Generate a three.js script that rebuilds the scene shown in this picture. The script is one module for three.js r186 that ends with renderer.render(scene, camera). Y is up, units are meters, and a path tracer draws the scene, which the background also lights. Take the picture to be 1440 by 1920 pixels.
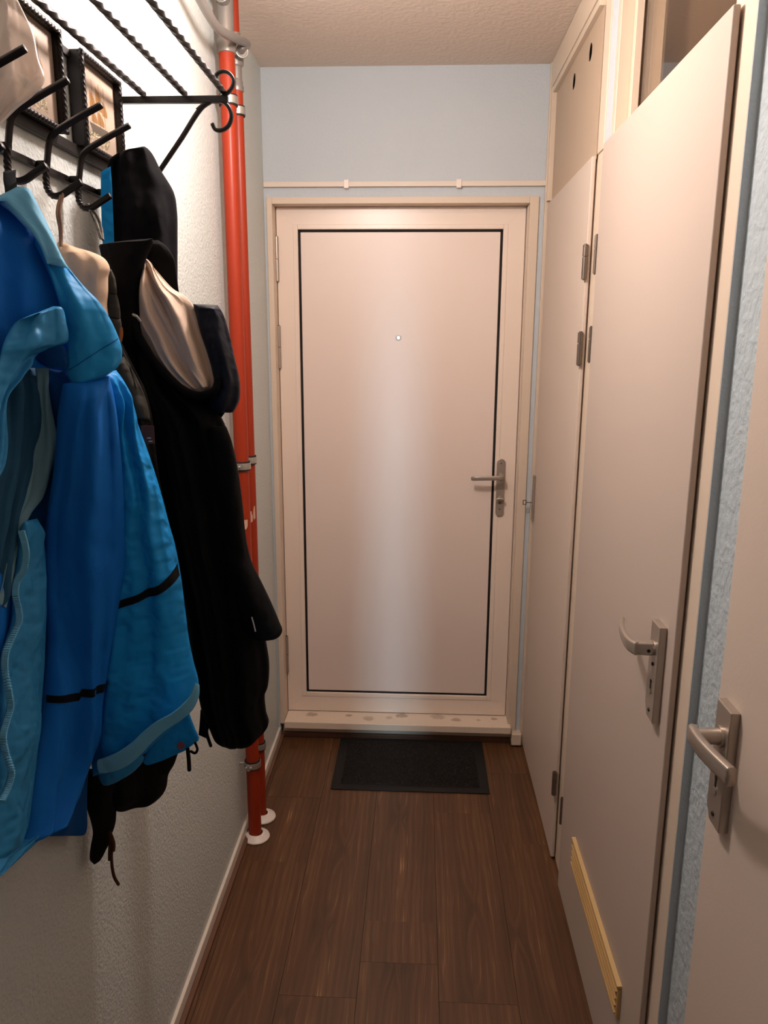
import * as THREE from 'three';
import { mergeGeometries } from 'three/addons/utils/BufferGeometryUtils.js';
import { RoundedBoxGeometry } from 'three/addons/geometries/RoundedBoxGeometry.js';
import { RectAreaLightUniformsLib } from 'three/addons/lights/RectAreaLightUniformsLib.js';
import { ImprovedNoise } from 'three/addons/math/ImprovedNoise.js';

// ---------- camera, sky, exposure ----------
const scene = new THREE.Scene();
const FOCAL = 1438.74, CAM = new THREE.Vector3(0.573, 1.631, 2.985);
const camera = new THREE.PerspectiveCamera(2 * Math.atan(960 / FOCAL) * 180 / Math.PI, 0.75, 0.02, 60);
camera.position.copy(CAM);
camera.rotation.set(-0.2204, 0.0458, 0.0044, 'YXZ');
camera.updateMatrixWorld(true);
scene.add(camera);
const renderer = new THREE.WebGLRenderer();
renderer.toneMapping = THREE.LinearToneMapping;
renderer.toneMappingExposure = 1.0;
renderer.shadowMap.enabled = true;
scene.background = new THREE.Color().setRGB(0.9, 1.2, 1.6);   // pale sky outside; the closed rooms hide it
RectAreaLightUniformsLib.init();

const LAMP_AT = new THREE.Vector3(0.34, 2.30, 1.42), LAMP_POWER = 2.7, LAMP_COLOR = new THREE.Color().setRGB(1, 0.86, 0.80);

// ---------- helpers: pixels (1440 x 1920) to points ----------
const V = (x, y, z) => new THREE.Vector3(x, y, z);
function rayOf(u, v) { return V((u - 720) / FOCAL, -(v - 960) / FOCAL, -1).applyEuler(camera.rotation); }
function onPlane(u, v, axis, value) { const d = rayOf(u, v), t = (value - CAM[axis]) / d[axis]; return CAM.clone().addScaledVector(d, t); }
const onX = (u, v, x) => onPlane(u, v, 'x', x), onY = (u, v, y) => onPlane(u, v, 'y', y), onZ = (u, v, z) => onPlane(u, v, 'z', z);
function hang(u, v, z, least = 0.018) { const p = onZ(u, v, z); return p.x < least ? onX(u, v, least) : p; }   // keeps hanging cloth in front of the wall

// ---------- helpers: things and parts ----------
const taken = {};
function numbered(n) { const k = taken[n] = (taken[n] ?? -1) + 1; return k ? n + '_' + String(k).padStart(3, '0') : n; }
function shade(m) { m.castShadow = m.receiveShadow = true; return m; }
function thing(name, label, category, base = V(0, 0, 0), group) {
  const o = new THREE.Group(); o.name = numbered(name); o.position.copy(base); scene.add(o);
  o.userData = { label, category }; if (group) o.userData.group = group; o.base = base.clone(); return o;
}
function structure(name, label, base = V(0, 0, 0)) {
  const o = new THREE.Group(); o.name = name; o.position.copy(base); scene.add(o);
  o.userData = { kind: 'structure', label }; o.base = base.clone(); return o;
}
function rootBase(o) { while (o && !o.base) o = o.parent; return o ? o.base : V(0, 0, 0); }
function part(name, geo, mat, parent, label) {               // geometry is given in world metres
  const b = rootBase(parent); geo.translate(-b.x, -b.y, -b.z);
  const m = shade(new THREE.Mesh(geo, mat)); m.name = name; if (label) m.userData.label = label; parent.add(m); return m;
}
function uvMetres(g) {                                        // box-projected uv in metres
  const p = g.attributes.position, n = g.attributes.normal, uv = new Float32Array(p.count * 2);
  for (let i = 0; i < p.count; i++) {
    const ax = Math.abs(n.getX(i)), ay = Math.abs(n.getY(i)), az = Math.abs(n.getZ(i));
    if (ax >= ay && ax >= az) { uv[2 * i] = p.getZ(i); uv[2 * i + 1] = p.getY(i); }
    else if (ay >= az) { uv[2 * i] = p.getX(i); uv[2 * i + 1] = p.getZ(i); }
    else { uv[2 * i] = p.getX(i); uv[2 * i + 1] = p.getY(i); }
  }
  g.setAttribute('uv', new THREE.BufferAttribute(uv, 2)); return g;
}
function box(x0, x1, y0, y1, z0, z1) { const g = new THREE.BoxGeometry(x1 - x0, y1 - y0, z1 - z0); g.translate((x0 + x1) / 2, (y0 + y1) / 2, (z0 + z1) / 2); return uvMetres(g); }
function rbox(x0, x1, y0, y1, z0, z1, r = 0.002) {
  const g = new RoundedBoxGeometry(x1 - x0, y1 - y0, z1 - z0, 2, Math.min(r, (x1 - x0) * 0.49, (y1 - y0) * 0.49, (z1 - z0) * 0.49));
  g.translate((x0 + x1) / 2, (y0 + y1) / 2, (z0 + z1) / 2); return uvMetres(g);
}
function merged(list) { return mergeGeometries(list.map((g) => { const h = g.index ? g.toNonIndexed() : g.clone(); for (const k of Object.keys(h.attributes)) if (!['position', 'normal', 'uv'].includes(k)) h.deleteAttribute(k); return h; })); }
function cyl(a, b, r, r2 = r, seg = 28) {
  const d = b.clone().sub(a), g = new THREE.CylinderGeometry(r2, r, d.length(), seg);
  g.applyQuaternion(new THREE.Quaternion().setFromUnitVectors(V(0, 1, 0), d.normalize())); g.translate((a.x + b.x) / 2, (a.y + b.y) / 2, (a.z + b.z) / 2); return g;
}
function tube(pts, r, seg = 60, sides = 10) { return new THREE.TubeGeometry(new THREE.CatmullRomCurve3(pts, false, 'centripetal'), seg, r, sides); }
function capped(pts, r, seg = 60, sides = 10) { const s = (p) => { const g = new THREE.SphereGeometry(r, sides, 6); g.translate(p.x, p.y, p.z); return g; }; return merged([tube(pts, r, seg, sides), s(pts[0]), s(pts[pts.length - 1])]); }
// rod with a squared section, optional twist; section(t) -> [half width, half height, turn]
function rod(pts, section, n = 60, power = 4, sides = 16, straight = false) {
  const c = straight ? null : new THREE.CatmullRomCurve3(pts, false, 'centripetal');
  const pos = [], uv = [], idx = []; let T0 = null, N = null;
  const point = (t) => straight ? pts[0].clone().lerp(pts[1], t) : c.getPoint(t), tan = (t) => straight ? pts[1].clone().sub(pts[0]).normalize() : c.getTangent(t);
  for (let i = 0; i <= n; i++) {
    const t = i / n, P = point(t), T = tan(t);
    if (!N) { N = Math.abs(T.y) > 0.9 ? V(1, 0, 0) : V(0, 1, 0); } else N.applyQuaternion(new THREE.Quaternion().setFromUnitVectors(T0, T));
    N.addScaledVector(T, -N.dot(T)).normalize(); T0 = T;
    const B = T.clone().cross(N), [a, b, w] = section(t);
    for (let j = 0; j <= sides; j++) {
      const q = j / sides * 2 * Math.PI, cq = Math.cos(q), sq = Math.sin(q);
      const x0 = a * Math.sign(cq) * Math.abs(cq) ** (2 / power), y0 = b * Math.sign(sq) * Math.abs(sq) ** (2 / power), x = x0 * Math.cos(w) - y0 * Math.sin(w), y = x0 * Math.sin(w) + y0 * Math.cos(w);
      pos.push(P.x + B.x * x + N.x * y, P.y + B.y * x + N.y * y, P.z + B.z * x + N.z * y); uv.push(j / sides, t);
    }
  }
  for (let i = 0; i < n; i++) for (let j = 0; j < sides; j++) { const k = i * (sides + 1) + j, l = k + sides + 1; idx.push(k, k + 1, l, l, k + 1, l + 1); }
  for (const e of [0, n]) {
    const P = point(e / n), c0 = pos.length / 3; pos.push(P.x, P.y, P.z); uv.push(0, 0);
    for (let j = 0; j < sides; j++) { const k = e * (sides + 1) + j; if (e) idx.push(c0, k, k + 1); else idx.push(c0, k + 1, k); }
  }
  const g = new THREE.BufferGeometry(); g.setAttribute('position', new THREE.Float32BufferAttribute(pos, 3)); g.setAttribute('uv', new THREE.Float32BufferAttribute(uv, 2)); g.setIndex(idx);
  g.computeVertexNormals(); return g;
}
function lathe(profile, at, seg = 36) { const g = new THREE.LatheGeometry(profile.map(([x, y]) => new THREE.Vector2(x, y)), seg); g.translate(at.x, at.y, at.z); return g; }
function extrude(points, depth, bevel = 0) {
  const s = new THREE.Shape(points.map(([x, y]) => new THREE.Vector2(x, y)));
  return new THREE.ExtrudeGeometry(s, { depth, bevelEnabled: bevel > 0, bevelSize: bevel, bevelThickness: bevel, bevelSegments: 2 });
}
// deterministic noise
function lcg(seed) { let s = seed >>> 0 || 1; return () => ((s = (Math.imul(s, 1664525) + 1013904223) >>> 0) / 4294967296); }
const perlin = new ImprovedNoise();
const fbm = (x, y, z, o = 4) => { let a = 0.5, s = 0; for (let i = 0; i < o; i++) { s += a * perlin.noise(x, y, z); x *= 2.03; y *= 2.03; z *= 2.03; a *= 0.5; } return s; };
// periodic value noise on a lattice
function lattice(n, seed) { const r = lcg(seed), a = new Float32Array(n * n); for (let i = 0; i < a.length; i++) a[i] = r(); return (x, y) => { x = ((x % n) + n) % n; y = ((y % n) + n) % n; const i = Math.floor(x), j = Math.floor(y), f = x - i, g = y - j, u = f * f * (3 - 2 * f), w = g * g * (3 - 2 * g), i1 = (i + 1) % n, j1 = (j + 1) % n; return (a[j * n + i] * (1 - u) + a[j * n + i1] * u) * (1 - w) + (a[j1 * n + i] * (1 - u) + a[j1 * n + i1] * u) * w; }; }
function dataTexture(w, h, fn, metres, srgb = false) {
  const d = new Uint8Array(w * h * 4);
  for (let y = 0; y < h; y++) for (let x = 0; x < w; x++) { const c = fn(x / w, y / h, x, y), k = (y * w + x) * 4; for (let i = 0; i < 3; i++) d[k + i] = Math.max(0, Math.min(255, (Array.isArray(c) ? c[i] : c) * 255)); d[k + 3] = 255; }
  const t = new THREE.DataTexture(d, w, h); t.wrapS = t.wrapT = THREE.RepeatWrapping; t.magFilter = THREE.LinearFilter; t.minFilter = THREE.LinearMipmapLinearFilter; t.generateMipmaps = true;
  if (srgb) t.colorSpace = THREE.SRGBColorSpace; if (metres) t.repeat.set(1 / metres, 1 / metres); t.needsUpdate = true; return t;
}
function plaster(seed, metres, cells, crisp) {
  const a = lattice(cells, seed), b = lattice(cells * 2, seed + 1), c = lattice(cells * 5, seed + 2);
  return dataTexture(512, 512, (x, y) => { const h = 0.55 * a(x * cells, y * cells) + 0.3 * b(x * cells * 2, y * cells * 2) + 0.15 * c(x * cells * 5, y * cells * 5); return Math.min(1, Math.max(0, 0.5 + (h - 0.5) * crisp)); }, metres);
}
// ---------- materials ----------
const M = {};
const std = (o) => new THREE.MeshStandardMaterial(o), phys = (o) => new THREE.MeshPhysicalMaterial(o);
const finePlaster = plaster(11, 0.5, 110, 1.8), coarsePlaster = plaster(23, 0.4, 38, 1.9), ceilingPlaster = plaster(37, 0.6, 60, 1.8);
const weave = dataTexture(128, 128, (x, y, i, j) => 0.5 + 0.25 * Math.sin(i * Math.PI / 2) * Math.cos(j * Math.PI / 2) + 0.25 * Math.sin((i + j) * 1.3), 0.06);
const crinkleA = lattice(24, 91), crinkleB = lattice(48, 92);
const crinkle = dataTexture(512, 512, (x, y) => 0.6 * crinkleA(x * 24, y * 24) + 0.4 * crinkleB(x * 48, y * 48), 0.35);
const orangePeel = plaster(51, 0.25, 60, 1.4);
M.wallLeft = std({ color: '#c9cfcc', roughness: 0.85, bumpMap: finePlaster, bumpScale: 0.0009 });
M.wallBlue = std({ color: '#c0c9cf', roughness: 0.85, bumpMap: finePlaster, bumpScale: 0.0006 });
M.wallRough = std({ color: '#aebac0', roughness: 0.7, bumpMap: coarsePlaster, bumpScale: 0.0014 });
M.ceiling = std({ color: '#dac9bb', roughness: 0.9, bumpMap: ceilingPlaster, bumpScale: 0.0009 });
M.doorPaint = phys({ color: '#bfafa3', specularIntensity: 0.6, roughness: 0.55, bumpMap: orangePeel, bumpScale: 0.00008 });
M.doorPaintLit = phys({ color: '#cebeb0', specularIntensity: 0.6, roughness: 0.55, bumpMap: orangePeel, bumpScale: 0.00008 });  // lightened copy of doorPaint; reflected brightness on the cupboard is put into the colour
M.entryPaint = phys({ color: '#efdecf', roughness: 0.36, clearcoat: 0.25, clearcoatRoughness: 0.28 });
M.entryPanel = phys({ color: '#ecdbd0', roughness: 0.42, clearcoat: 0.12, clearcoatRoughness: 0.34 });
M.cream = std({ color: '#d6c4af', roughness: 0.45 });
M.panelCream = std({ color: '#b9a38c', roughness: 0.6 });
M.framePaint = std({ color: '#d8c6b2', roughness: 0.5 });
M.trunking = std({ color: '#dccfc0', roughness: 0.5 });
M.black = std({ color: '#0b0908', roughness: 0.7 });
M.hole = std({ color: '#100a07', roughness: 1 });
M.gasket = std({ color: '#120b08', roughness: 0.8 });
M.iron = std({ color: '#171110', roughness: 0.42, metalness: 0.35 });
M.steel = std({ color: '#b3a89d', roughness: 0.36, metalness: 0.68 });
M.steelDark = std({ color: '#7c7066', roughness: 0.4, metalness: 0.8 });
M.zinc = std({ color: '#b9b6ae', roughness: 0.38, metalness: 0.8 });
M.greyPaint = std({ color: '#87817b', roughness: 0.42, metalness: 0.45 });
M.pipeRed = phys({ color: '#962d0f', specularIntensity: 0.6, roughness: 0.5, clearcoat: 0.12, clearcoatRoughness: 0.25 });
M.whitePlastic = std({ color: '#e8ddd3', roughness: 0.4 });
M.rubber = std({ color: '#0c0a09', roughness: 0.75 });
M.pile = std({ color: '#1a1512', roughness: 0.95 });
M.grille = std({ color: '#cbac78', roughness: 0.5 });
M.slatWood = std({ color: '#bd9862', roughness: 0.5 });
M.tape = std({ color: '#c9a58a', roughness: 0.7, side: THREE.DoubleSide });
M.glass = phys({ color: '#f2ece4', transmission: 1, roughness: 0.03, thickness: 0, ior: 1.5 });
M.bathTile = std({ color: '#a89a90', roughness: 0.6 });
M.skirt = std({ color: '#e4dccf', roughness: 0.5 });
M.subfloor = std({ color: '#1b1310', roughness: 1 });
M.trimWood = std({ color: '#6a4a36', roughness: 0.55 });

function plankMaterial(seed) {
  const rnd = lcg(seed * 77 + 5), w = 256, h = 1536, off = seed * 13.7, knots = [[0.35 + 0.3 * rnd(), 0.2 + 0.6 * rnd(), 0.05 + 0.04 * rnd()], [rnd(), rnd(), 0.03]];
  const t = dataTexture(w, h, (x, y) => {
    let gx = x * 0.2, gy = y * 1.3, bend = 0.022 * fbm(gx * 9 + off, gy * 1.7, off, 3), k = 0;
    for (const [kx, ky, kr] of knots) { const dx = (x - kx) * 0.2, dy = (y - ky) * 1.3, r = Math.hypot(dx * 1.0, dy * 0.35); bend += 0.02 * Math.exp(-(r * r) / 0.0008) * Math.sign(dx || 1); k += Math.exp(-(dx * dx * 1.4 + dy * dy * 0.4) / (kr * kr * 0.25)); }
    const s = gx + bend;
    const grain = fbm(s * 190 + off, gy * 3.2, 3.1, 4), broad = fbm(s * 22 + off, gy * 1.2, 7.7, 3), rings = Math.sin((s + 0.03 * fbm(s * 14, gy * 1.1 + off, 2.2, 2)) * 330);
    const pore = Math.max(0, perlin.noise(s * 470 + off, gy * 8, 9.1) - 0.26) * 1.25 * (0.35 + Math.max(0, broad + 0.25));
    let v = 0.5 + 0.26 * grain + 0.30 * broad + 0.07 * rings - 0.16 * Math.min(1, k);
    v = Math.max(0.05, v);
    const c = [0.350 + 0.20 * (v - 0.5) * 1.6, 0.232 + 0.155 * (v - 0.5) * 1.6, 0.138 + 0.108 * (v - 0.5) * 1.6];
    return c.map((q, i) => q + pore * [0.40, 0.35, 0.30][i]);
  }, 0, true);
  t.repeat.set(1 / 0.2, 1 / 1.3);
  const b = dataTexture(128, 512, (x, y) => 0.5 + 0.5 * perlin.noise(x * 60 + off, y * 22, 4.4), 0); b.repeat.set(1 / 0.2, 1 / 1.3);
  return std({ map: t, roughness: 0.46, bumpMap: b, bumpScale: 0.0003 });
}
M.planks = [1, 2, 3, 4, 5].map(plankMaterial);
const fabric = (color, o = {}) => phys({ color, roughness: 0.75, specularIntensity: 0.35, bumpMap: weave, bumpScale: 0.0002, side: THREE.DoubleSide, ...o });
M.blueLight = fabric('#6fb8de', { roughness: 0.6 });
M.blueMid = fabric('#1f8fd0', { roughness: 0.55, bumpMap: crinkle, bumpScale: 0.002 });
M.blueDeep = fabric('#0868c0', { roughness: 0.7, sheen: 0.35, sheenColor: new THREE.Color('#3a8fd0'), sheenRoughness: 0.5 });
M.blueNavy = fabric('#0a4a8a', { roughness: 0.8 });
M.blueFront = fabric('#2f86bd', { roughness: 0.5, bumpMap: crinkle, bumpScale: 0.004 });
M.blueLining = fabric('#6d95a3', { roughness: 0.7 });
M.blueShell = fabric('#0f8bd6', { roughness: 0.5, bumpMap: crinkle, bumpScale: 0.004 });
M.blackTape = fabric('#0a0a0f', { roughness: 0.7 });
M.blackCloth = fabric('#070708', { roughness: 0.9 });
M.blackFleece = fabric('#0a0a0e', { roughness: 0.95 });
M.navyBrim = fabric('#151924', { roughness: 0.6, bumpMap: crinkle, bumpScale: 0.003 });
M.creamLining = fabric('#d9c2ae', { roughness: 0.62 });
M.tanHood = fabric('#d6bba0', { roughness: 0.85 });
M.olive = fabric('#34322b', { roughness: 0.75, bumpMap: crinkle, bumpScale: 0.003 });
M.oliveDark = fabric('#100f0d', { roughness: 0.85 });
M.cord = fabric('#4a2c1a', { roughness: 0.8 });
M.loopTan = fabric('#9a7d6a');
M.loopDark = fabric('#1c2226');
M.liningDark = fabric('#24506e', { roughness: 0.75 });
M.bag = phys({ color: '#efe6de', roughness: 0.3, transmission: 0.55, thickness: 0, side: THREE.DoubleSide, clearcoat: 0.5, clearcoatRoughness: 0.2 });
M.zipper = std({ color: '#2f6f94', roughness: 0.4 });

const H = 2.557, WX = 1.030, FACE = 1.014, BACK = 3.9, REAR = 7.5, WIN = 0.20, SLIT = 0.33;
// ---------- the setting ----------
{ // floor
  const f = structure('floor', 'dark brown wood-look plank floor of the hallway');
  part('underlay', box(-0.1, 1.2, -0.12, -0.006, -0.12, BACK + 0.1), M.subfloor, f);
  const seams = [0.0, 0.034, 0.234, 0.434, 0.643, 0.843, 1.043], ends = [[0.5, 1.8, 3.1], [0.495, 1.8, 3.1], [1.358, 2.66], [1.24, 2.54], [1.358, 2.66], [0.295, 1.6, 2.9]];
  let n = 0; const g = 0.0004;
  for (let c = 0; c < 6; c++) {
    const cuts = [-0.03, ...ends[c].filter((v) => v > 0), BACK + 0.02];
    for (let k = 0; k + 1 < cuts.length; k++) {
      const geo = rbox(seams[c] + g, seams[c + 1] - g, -0.006, 0, cuts[k] + g, cuts[k + 1] - g, 0.0005), uv = geo.attributes.uv, du = c * 0.2 - seams[c] + (n * 0.37), dv = n * 0.61;
      for (let i = 0; i < uv.count; i++) uv.setXY(i, uv.getX(i) - seams[c], uv.getY(i) + dv);
      part('plank', geo, M.planks[(n * 3 + c) % 5], f); n++;
    }
  }
}
{ const c = structure('ceiling', 'cream stuccoed hallway ceiling'); part('plaster', box(-0.12, 2.0, H, H + 0.1, -0.14, BACK + 0.12), M.ceiling, c); }
{ const w = structure('wall_left', 'pale textured plaster wall behind the coats'); part('plaster', box(-0.12, 0, -0.12, H, -0.14, BACK + 0.12), M.wallLeft, w); }
{ // end wall round the entrance door
  const w = structure('wall_far', 'pale blue plaster wall round the entrance door');
  part('plaster_above', box(0, 1.2, 2.131, H, -0.09, 0.06), M.wallBlue, w);
  part('plaster_beside', box(0, 0.0085, 0, 2.131, -0.09, 0.06), M.wallBlue, w);
  part('plaster_beside', box(0.987, 1.2, 0.0, 2.131, -0.09, 0.06), M.wallBlue, w);
  part('plaster_below', box(0, 1.2, -0.12, 0.0, -0.14, -0.04), M.wallBlue, w);
}
{ // entrance door frame
  const t = structure('trim_1', 'cream painted frame of the entrance door');
  part('jamb', rbox(0.009, 0.0298, 0.063, 2.131, -0.09, 0.068, 0.0025), M.framePaint, t);
  part('jamb', rbox(0.9535, 0.986, 0.045, 2.131, -0.09, 0.068, 0.0025), M.framePaint, t);
  part('rebate_strip', rbox(0.9515, 0.9548, 0.1, 2.105, -0.02, 0.034, 0.001), M.framePaint, t);
  part('head', rbox(0.0298, 0.9535, 2.1085, 2.131, -0.09, 0.066, 0.0015), M.framePaint, t);
  part('drip_strip', rbox(0.031, 0.952, 2.1095, 2.114, 0.0, 0.02, 0.001), M.framePaint, t);
}
const sillScuff = (() => {
  const r = lcg(5), spots = [[0.11, 0.02], [0.28, 0.012], [0.37, 0.02], [0.46, 0.013], [0.52, 0.02], [0.68, 0.024], [0.76, 0.017], [0.93, 0.012], [0.86, 0.008]].map(([x, s]) => [x, 0.3 + 0.4 * r(), s, 0.25 + 0.35 * r()]);
  return dataTexture(512, 64, (x, y) => { let d = 0; for (const [sx, sy, s, a] of spots) { const q = ((x - sx) / (s * 1.5)) ** 2 + ((y - sy) / (s * 9)) ** 2 + 0.9 * fbm(x * 50, y * 8, 1.3, 3); if (q < 1) d = Math.max(d, a * Math.min(1, (1 - q) * 1.6)); } d += 0.04 * fbm(x * 90, y * 14, 5, 3); return [0.90 - d * 0.36, 0.83 - d * 0.38, 0.75 - d * 0.38]; }, 0, true);
})();
{ // threshold
  const s = structure('trim_2', 'cream wooden threshold with grey scuff marks below the entrance door');
  const g = rbox(0.031, 0.965, 0.058, 0.088, -0.06, 0.098, 0.003), uv = g.attributes.uv, p = g.attributes.position;
  for (let i = 0; i < uv.count; i++) uv.setXY(i, (p.getX(i) - 0.031) / 0.934, (p.getZ(i) + 0.02) / 0.12);
  part('sill', g, std({ map: sillScuff, roughness: 0.5 }), s);
  part('riser', box(0.02, 1.0, 0.022, 0.058, -0.06, 0.052), M.framePaint, s);
  part('floor_strip', rbox(0.012, 0.99, 0, 0.022, -0.03, 0.062, 0.004), M.trimWood, s);
  part('corner_block', rbox(0.968, 1.008, 0.008, 0.058, 0.045, 0.098, 0.004), M.framePaint, s);
}
{ // left skirting
  const b = structure('baseboard_left', 'thin white skirting strip along the left wall with a brown floor bead');
  part('skirting', rbox(0, 0.010, 0.0, 0.042, 0.05, BACK, 0.003), M.skirt, b);
  part('floor_bead', rbox(0.010, 0.024, 0.0, 0.012, 0.06, BACK, 0.004), M.trimWood, b);
}
{ // cable trunking over the door
  const c = thing('cable_trunking', 'thin cream cable trunking across the wall above the entrance door', 'trunking', V(0.5, 2.16, 0.06));
  part('channel', rbox(0.001, 1.012, 2.164, 2.182, 0.060, 0.073, 0.002), M.trunking, c);
  for (const x of [0.30, 0.70]) part('clip', rbox(x - 0.009, x + 0.009, 2.158, 2.187, 0.060, 0.078, 0.002), M.whitePlastic, c);
}
function hinge(parent, at, h, r, mat, split = 0.5) {          // pin hinge, two knuckles
  const g = new THREE.Group(); g.name = 'hinge'; parent.add(g);
  part('knuckle', cyl(V(at.x, at.y - h / 2, at.z), V(at.x, at.y - h / 2 + h * split - 0.0012, at.z), r, r, 18), mat, g);
  part('knuckle', cyl(V(at.x, at.y - h / 2 + h * split + 0.0012, at.z), V(at.x, at.y + h / 2, at.z), r, r, 18), mat, g);
  part('pin', cyl(V(at.x, at.y - h / 2 - 0.003, at.z), V(at.x, at.y + h / 2 + 0.003, at.z), r * 0.6, r * 0.6, 12), M.steelDark, g);
}
{ // door_1: entrance door
  const x0 = 0.033, x1 = 0.9487, y0 = 0.0925, y1 = 2.107, px0 = 0.121, px1 = 0.860, py0 = 0.186, py1 = 2.020, q = 0.010;
  const d = structure('door_1', 'cream entrance door with a flat panel and black gasket', V(0.49, y0, 0));
  const rail = (pts) => { const g = extrude(pts, 0.044, 0.001); g.translate(0, 0, -0.045); return uvMetres(g); }, e = 0.0006;
  const ix0 = px0 - q, ix1 = px1 + q, iy0 = py0 - q, iy1 = py1 + q;
  part('stile', rail([[x0, y0], [ix0 - e, iy0], [ix0 - e, iy1], [x0, y1]]), M.entryPaint, d);
  part('stile', rail([[x1, y0], [x1, y1], [ix1 + e, iy1], [ix1 + e, iy0]]), M.entryPaint, d);
  part('rail', rail([[x0 + 2 * e, y1], [ix0 + e, iy1 + e], [ix1 - e, iy1 + e], [x1 - 2 * e, y1]]), M.entryPaint, d);
  part('rail', rail([[x0 + 2 * e, y0], [x1 - 2 * e, y0], [ix1 - e, iy0 - e], [ix0 + e, iy0 - e]]), M.entryPaint, d);
  const bw = 0.017;
  part('glazing_bead', rbox(ix0 - bw, ix0 - 0.001, iy0 - bw, iy1 + bw, -0.01, 0.0022, 0.0012), M.entryPaint, d);
  part('glazing_bead', rbox(ix1 + 0.001, ix1 + bw, iy0 - bw, iy1 + bw, -0.01, 0.0022, 0.0012), M.entryPaint, d);
  part('glazing_bead', rbox(ix0 - 0.0005, ix1 + 0.0005, iy1 + 0.001, iy1 + bw, -0.01, 0.0022, 0.0012), M.entryPaint, d);
  part('glazing_bead', rbox(ix0 - 0.0005, ix1 + 0.0005, iy0 - bw, iy0 - 0.001, -0.01, 0.0022, 0.0012), M.entryPaint, d);
  part('gasket', merged([box(ix0, px0 + 0.002, iy0, iy1, -0.03, -0.006), box(px1 - 0.002, ix1, iy0, iy1, -0.03, -0.006), box(ix0, ix1, iy0, py0 + 0.002, -0.03, -0.006), box(ix0, ix1, py1 - 0.002, iy1, -0.03, -0.006)]), M.gasket, d, 'black rubber gasket round the panel');
  part('panel', rbox(px0, px1, py0, py1, -0.04, -0.003, 0.0015), M.entryPanel, d);
  const eye = part('peephole', lathe([[0.0105, -0.001], [0.0105, 0.002], [0.0085, 0.0035], [0.006, 0.002], [0.006, -0.001]], V(0, 0, 0)).rotateX(Math.PI / 2).translate(0.488, 1.640, -0.003), M.zinc, d, 'round steel peephole');
  part('glow_lens', new THREE.SphereGeometry(0.0062, 16, 8, 0, 6.29, 0, 1.2).rotateX(Math.PI / 2).translate(0.488, 1.640, -0.0035), std({ color: '#ffffff', emissive: new THREE.Color().setRGB(0.75, 0.95, 1.15), roughness: 0.1 }), eye, 'lens glowing with outside daylight');  // emission stands in for daylight coming through the peephole
  for (const [y, h] of [[1.924, 0.158], [1.603, 0.158], [0.349, 0.158]]) hinge(d, V(0.0325, y, 0.008), h, 0.0078, M.steel.clone(), 0.5);
  // lever set on a slim rounded plate
  const cx = 0.893, plate = new THREE.Shape(), pw = 0.0148, pt = 1.180, pb = 0.955;
  plate.absarc(cx, pt - pw, pw, 0, Math.PI); plate.absarc(cx, pb + pw, pw, Math.PI, 2 * Math.PI); plate.closePath();
  const hp = part('handle_plate', new THREE.ExtrudeGeometry(plate, { depth: 0.007, bevelEnabled: true, bevelSize: 0.0012, bevelThickness: 0.0012, bevelSegments: 2, curveSegments: 16 }).translate(0, 0, 0.001), M.steel, d, 'slim rounded steel handle plate');
  for (const y of [1.164, 1.098, 0.982]) part('screw', cyl(V(cx, y, 0.008), V(cx, y, 0.0105), 0.0035, 0.003, 12), M.steelDark, hp);
  part('lever', merged([cyl(V(cx, 1.116, 0.008), V(cx, 1.116, 0.052), 0.0105, 0.0095), rod([V(cx + 0.004, 1.116, 0.052), V(cx - 0.012, 1.115, 0.057), V(cx - 0.055, 1.1135, 0.058), V(cx - 0.1, 1.112, 0.056), V(cx - 0.116, 1.110, 0.048)], (t) => [0.006, 0.0088 * (t > 0.96 ? 0.8 : 1), 0], 50, 3)]), M.steel, d, 'brushed steel lever handle');
  part('thumb_turn', merged([cyl(V(cx, 1.026, 0.008), V(cx, 1.026, 0.02), 0.0085, 0.008), rod([V(cx - 0.0145, 1.0245, 0.026), V(cx, 1.027, 0.027), V(cx + 0.0145, 1.0245, 0.026)], () => [0.0055, 0.0052, 0], 20, 3)]), M.steel, d);
  part('cylinder', cyl(V(cx, 1.008, 0.008), V(cx, 1.008, 0.011), 0.0062, 0.0062, 16), M.steelDark, d);
}
// ---------- right side: cupboard, bathroom door, third door ----------
{ // wall pieces of the right side
  const w = structure('wall_right', 'pale blue wall between the doors of the right side');
  part('plaster_pier', box(WX, 1.13, 0, H, 0.868, 0.936), M.wallBlue, w);
  part('plaster_pier', box(WX + 0.013, 1.13, 0, H, 1.783, 1.944), M.wallRough, w, 'coarsely stippled pale blue plaster');
  part('painted_edge', box(WX - 0.0005, 1.13, 0, H, 1.7816, 1.7832), M.wallBlue, w);
  part('plaster_above', box(WX + 0.013, 1.13, 2.13, H, 1.944, 2.80), M.wallRough, w);
  part('plaster_beyond', box(WX + 0.013, 1.13, 0, H, 2.80, BACK + 0.12), M.wallRough, w);
}
{ // frame round cupboard
  const t = structure('trim_3', 'cream frame of the hallway cupboard');
  part('jamb', rbox(1.004, 1.13, 0, H, 0.0605, 0.078, 0.002), M.cream, t);
  part('jamb', rbox(WX, 1.13, 0, 2.118, 0.772, 0.868, 0.002), M.framePaint, t);
  part('jamb', rbox(1.026, 1.13, 2.106, H, 0.800, 0.868, 0.002), M.framePaint, t);
  part('head', rbox(1.006, 1.13, 2.476, H - 0.001, 0.0785, 0.799, 0.002), M.cream, t);
  part('stop', rbox(1.008, 1.045, 2.11, 2.476, 0.0785, 0.1, 0.002), M.cream, t);
  part('stop', rbox(1.010, 1.05, 2.456, 2.4755, 0.1005, 0.799, 0.002), M.cream, t);
}
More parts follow.
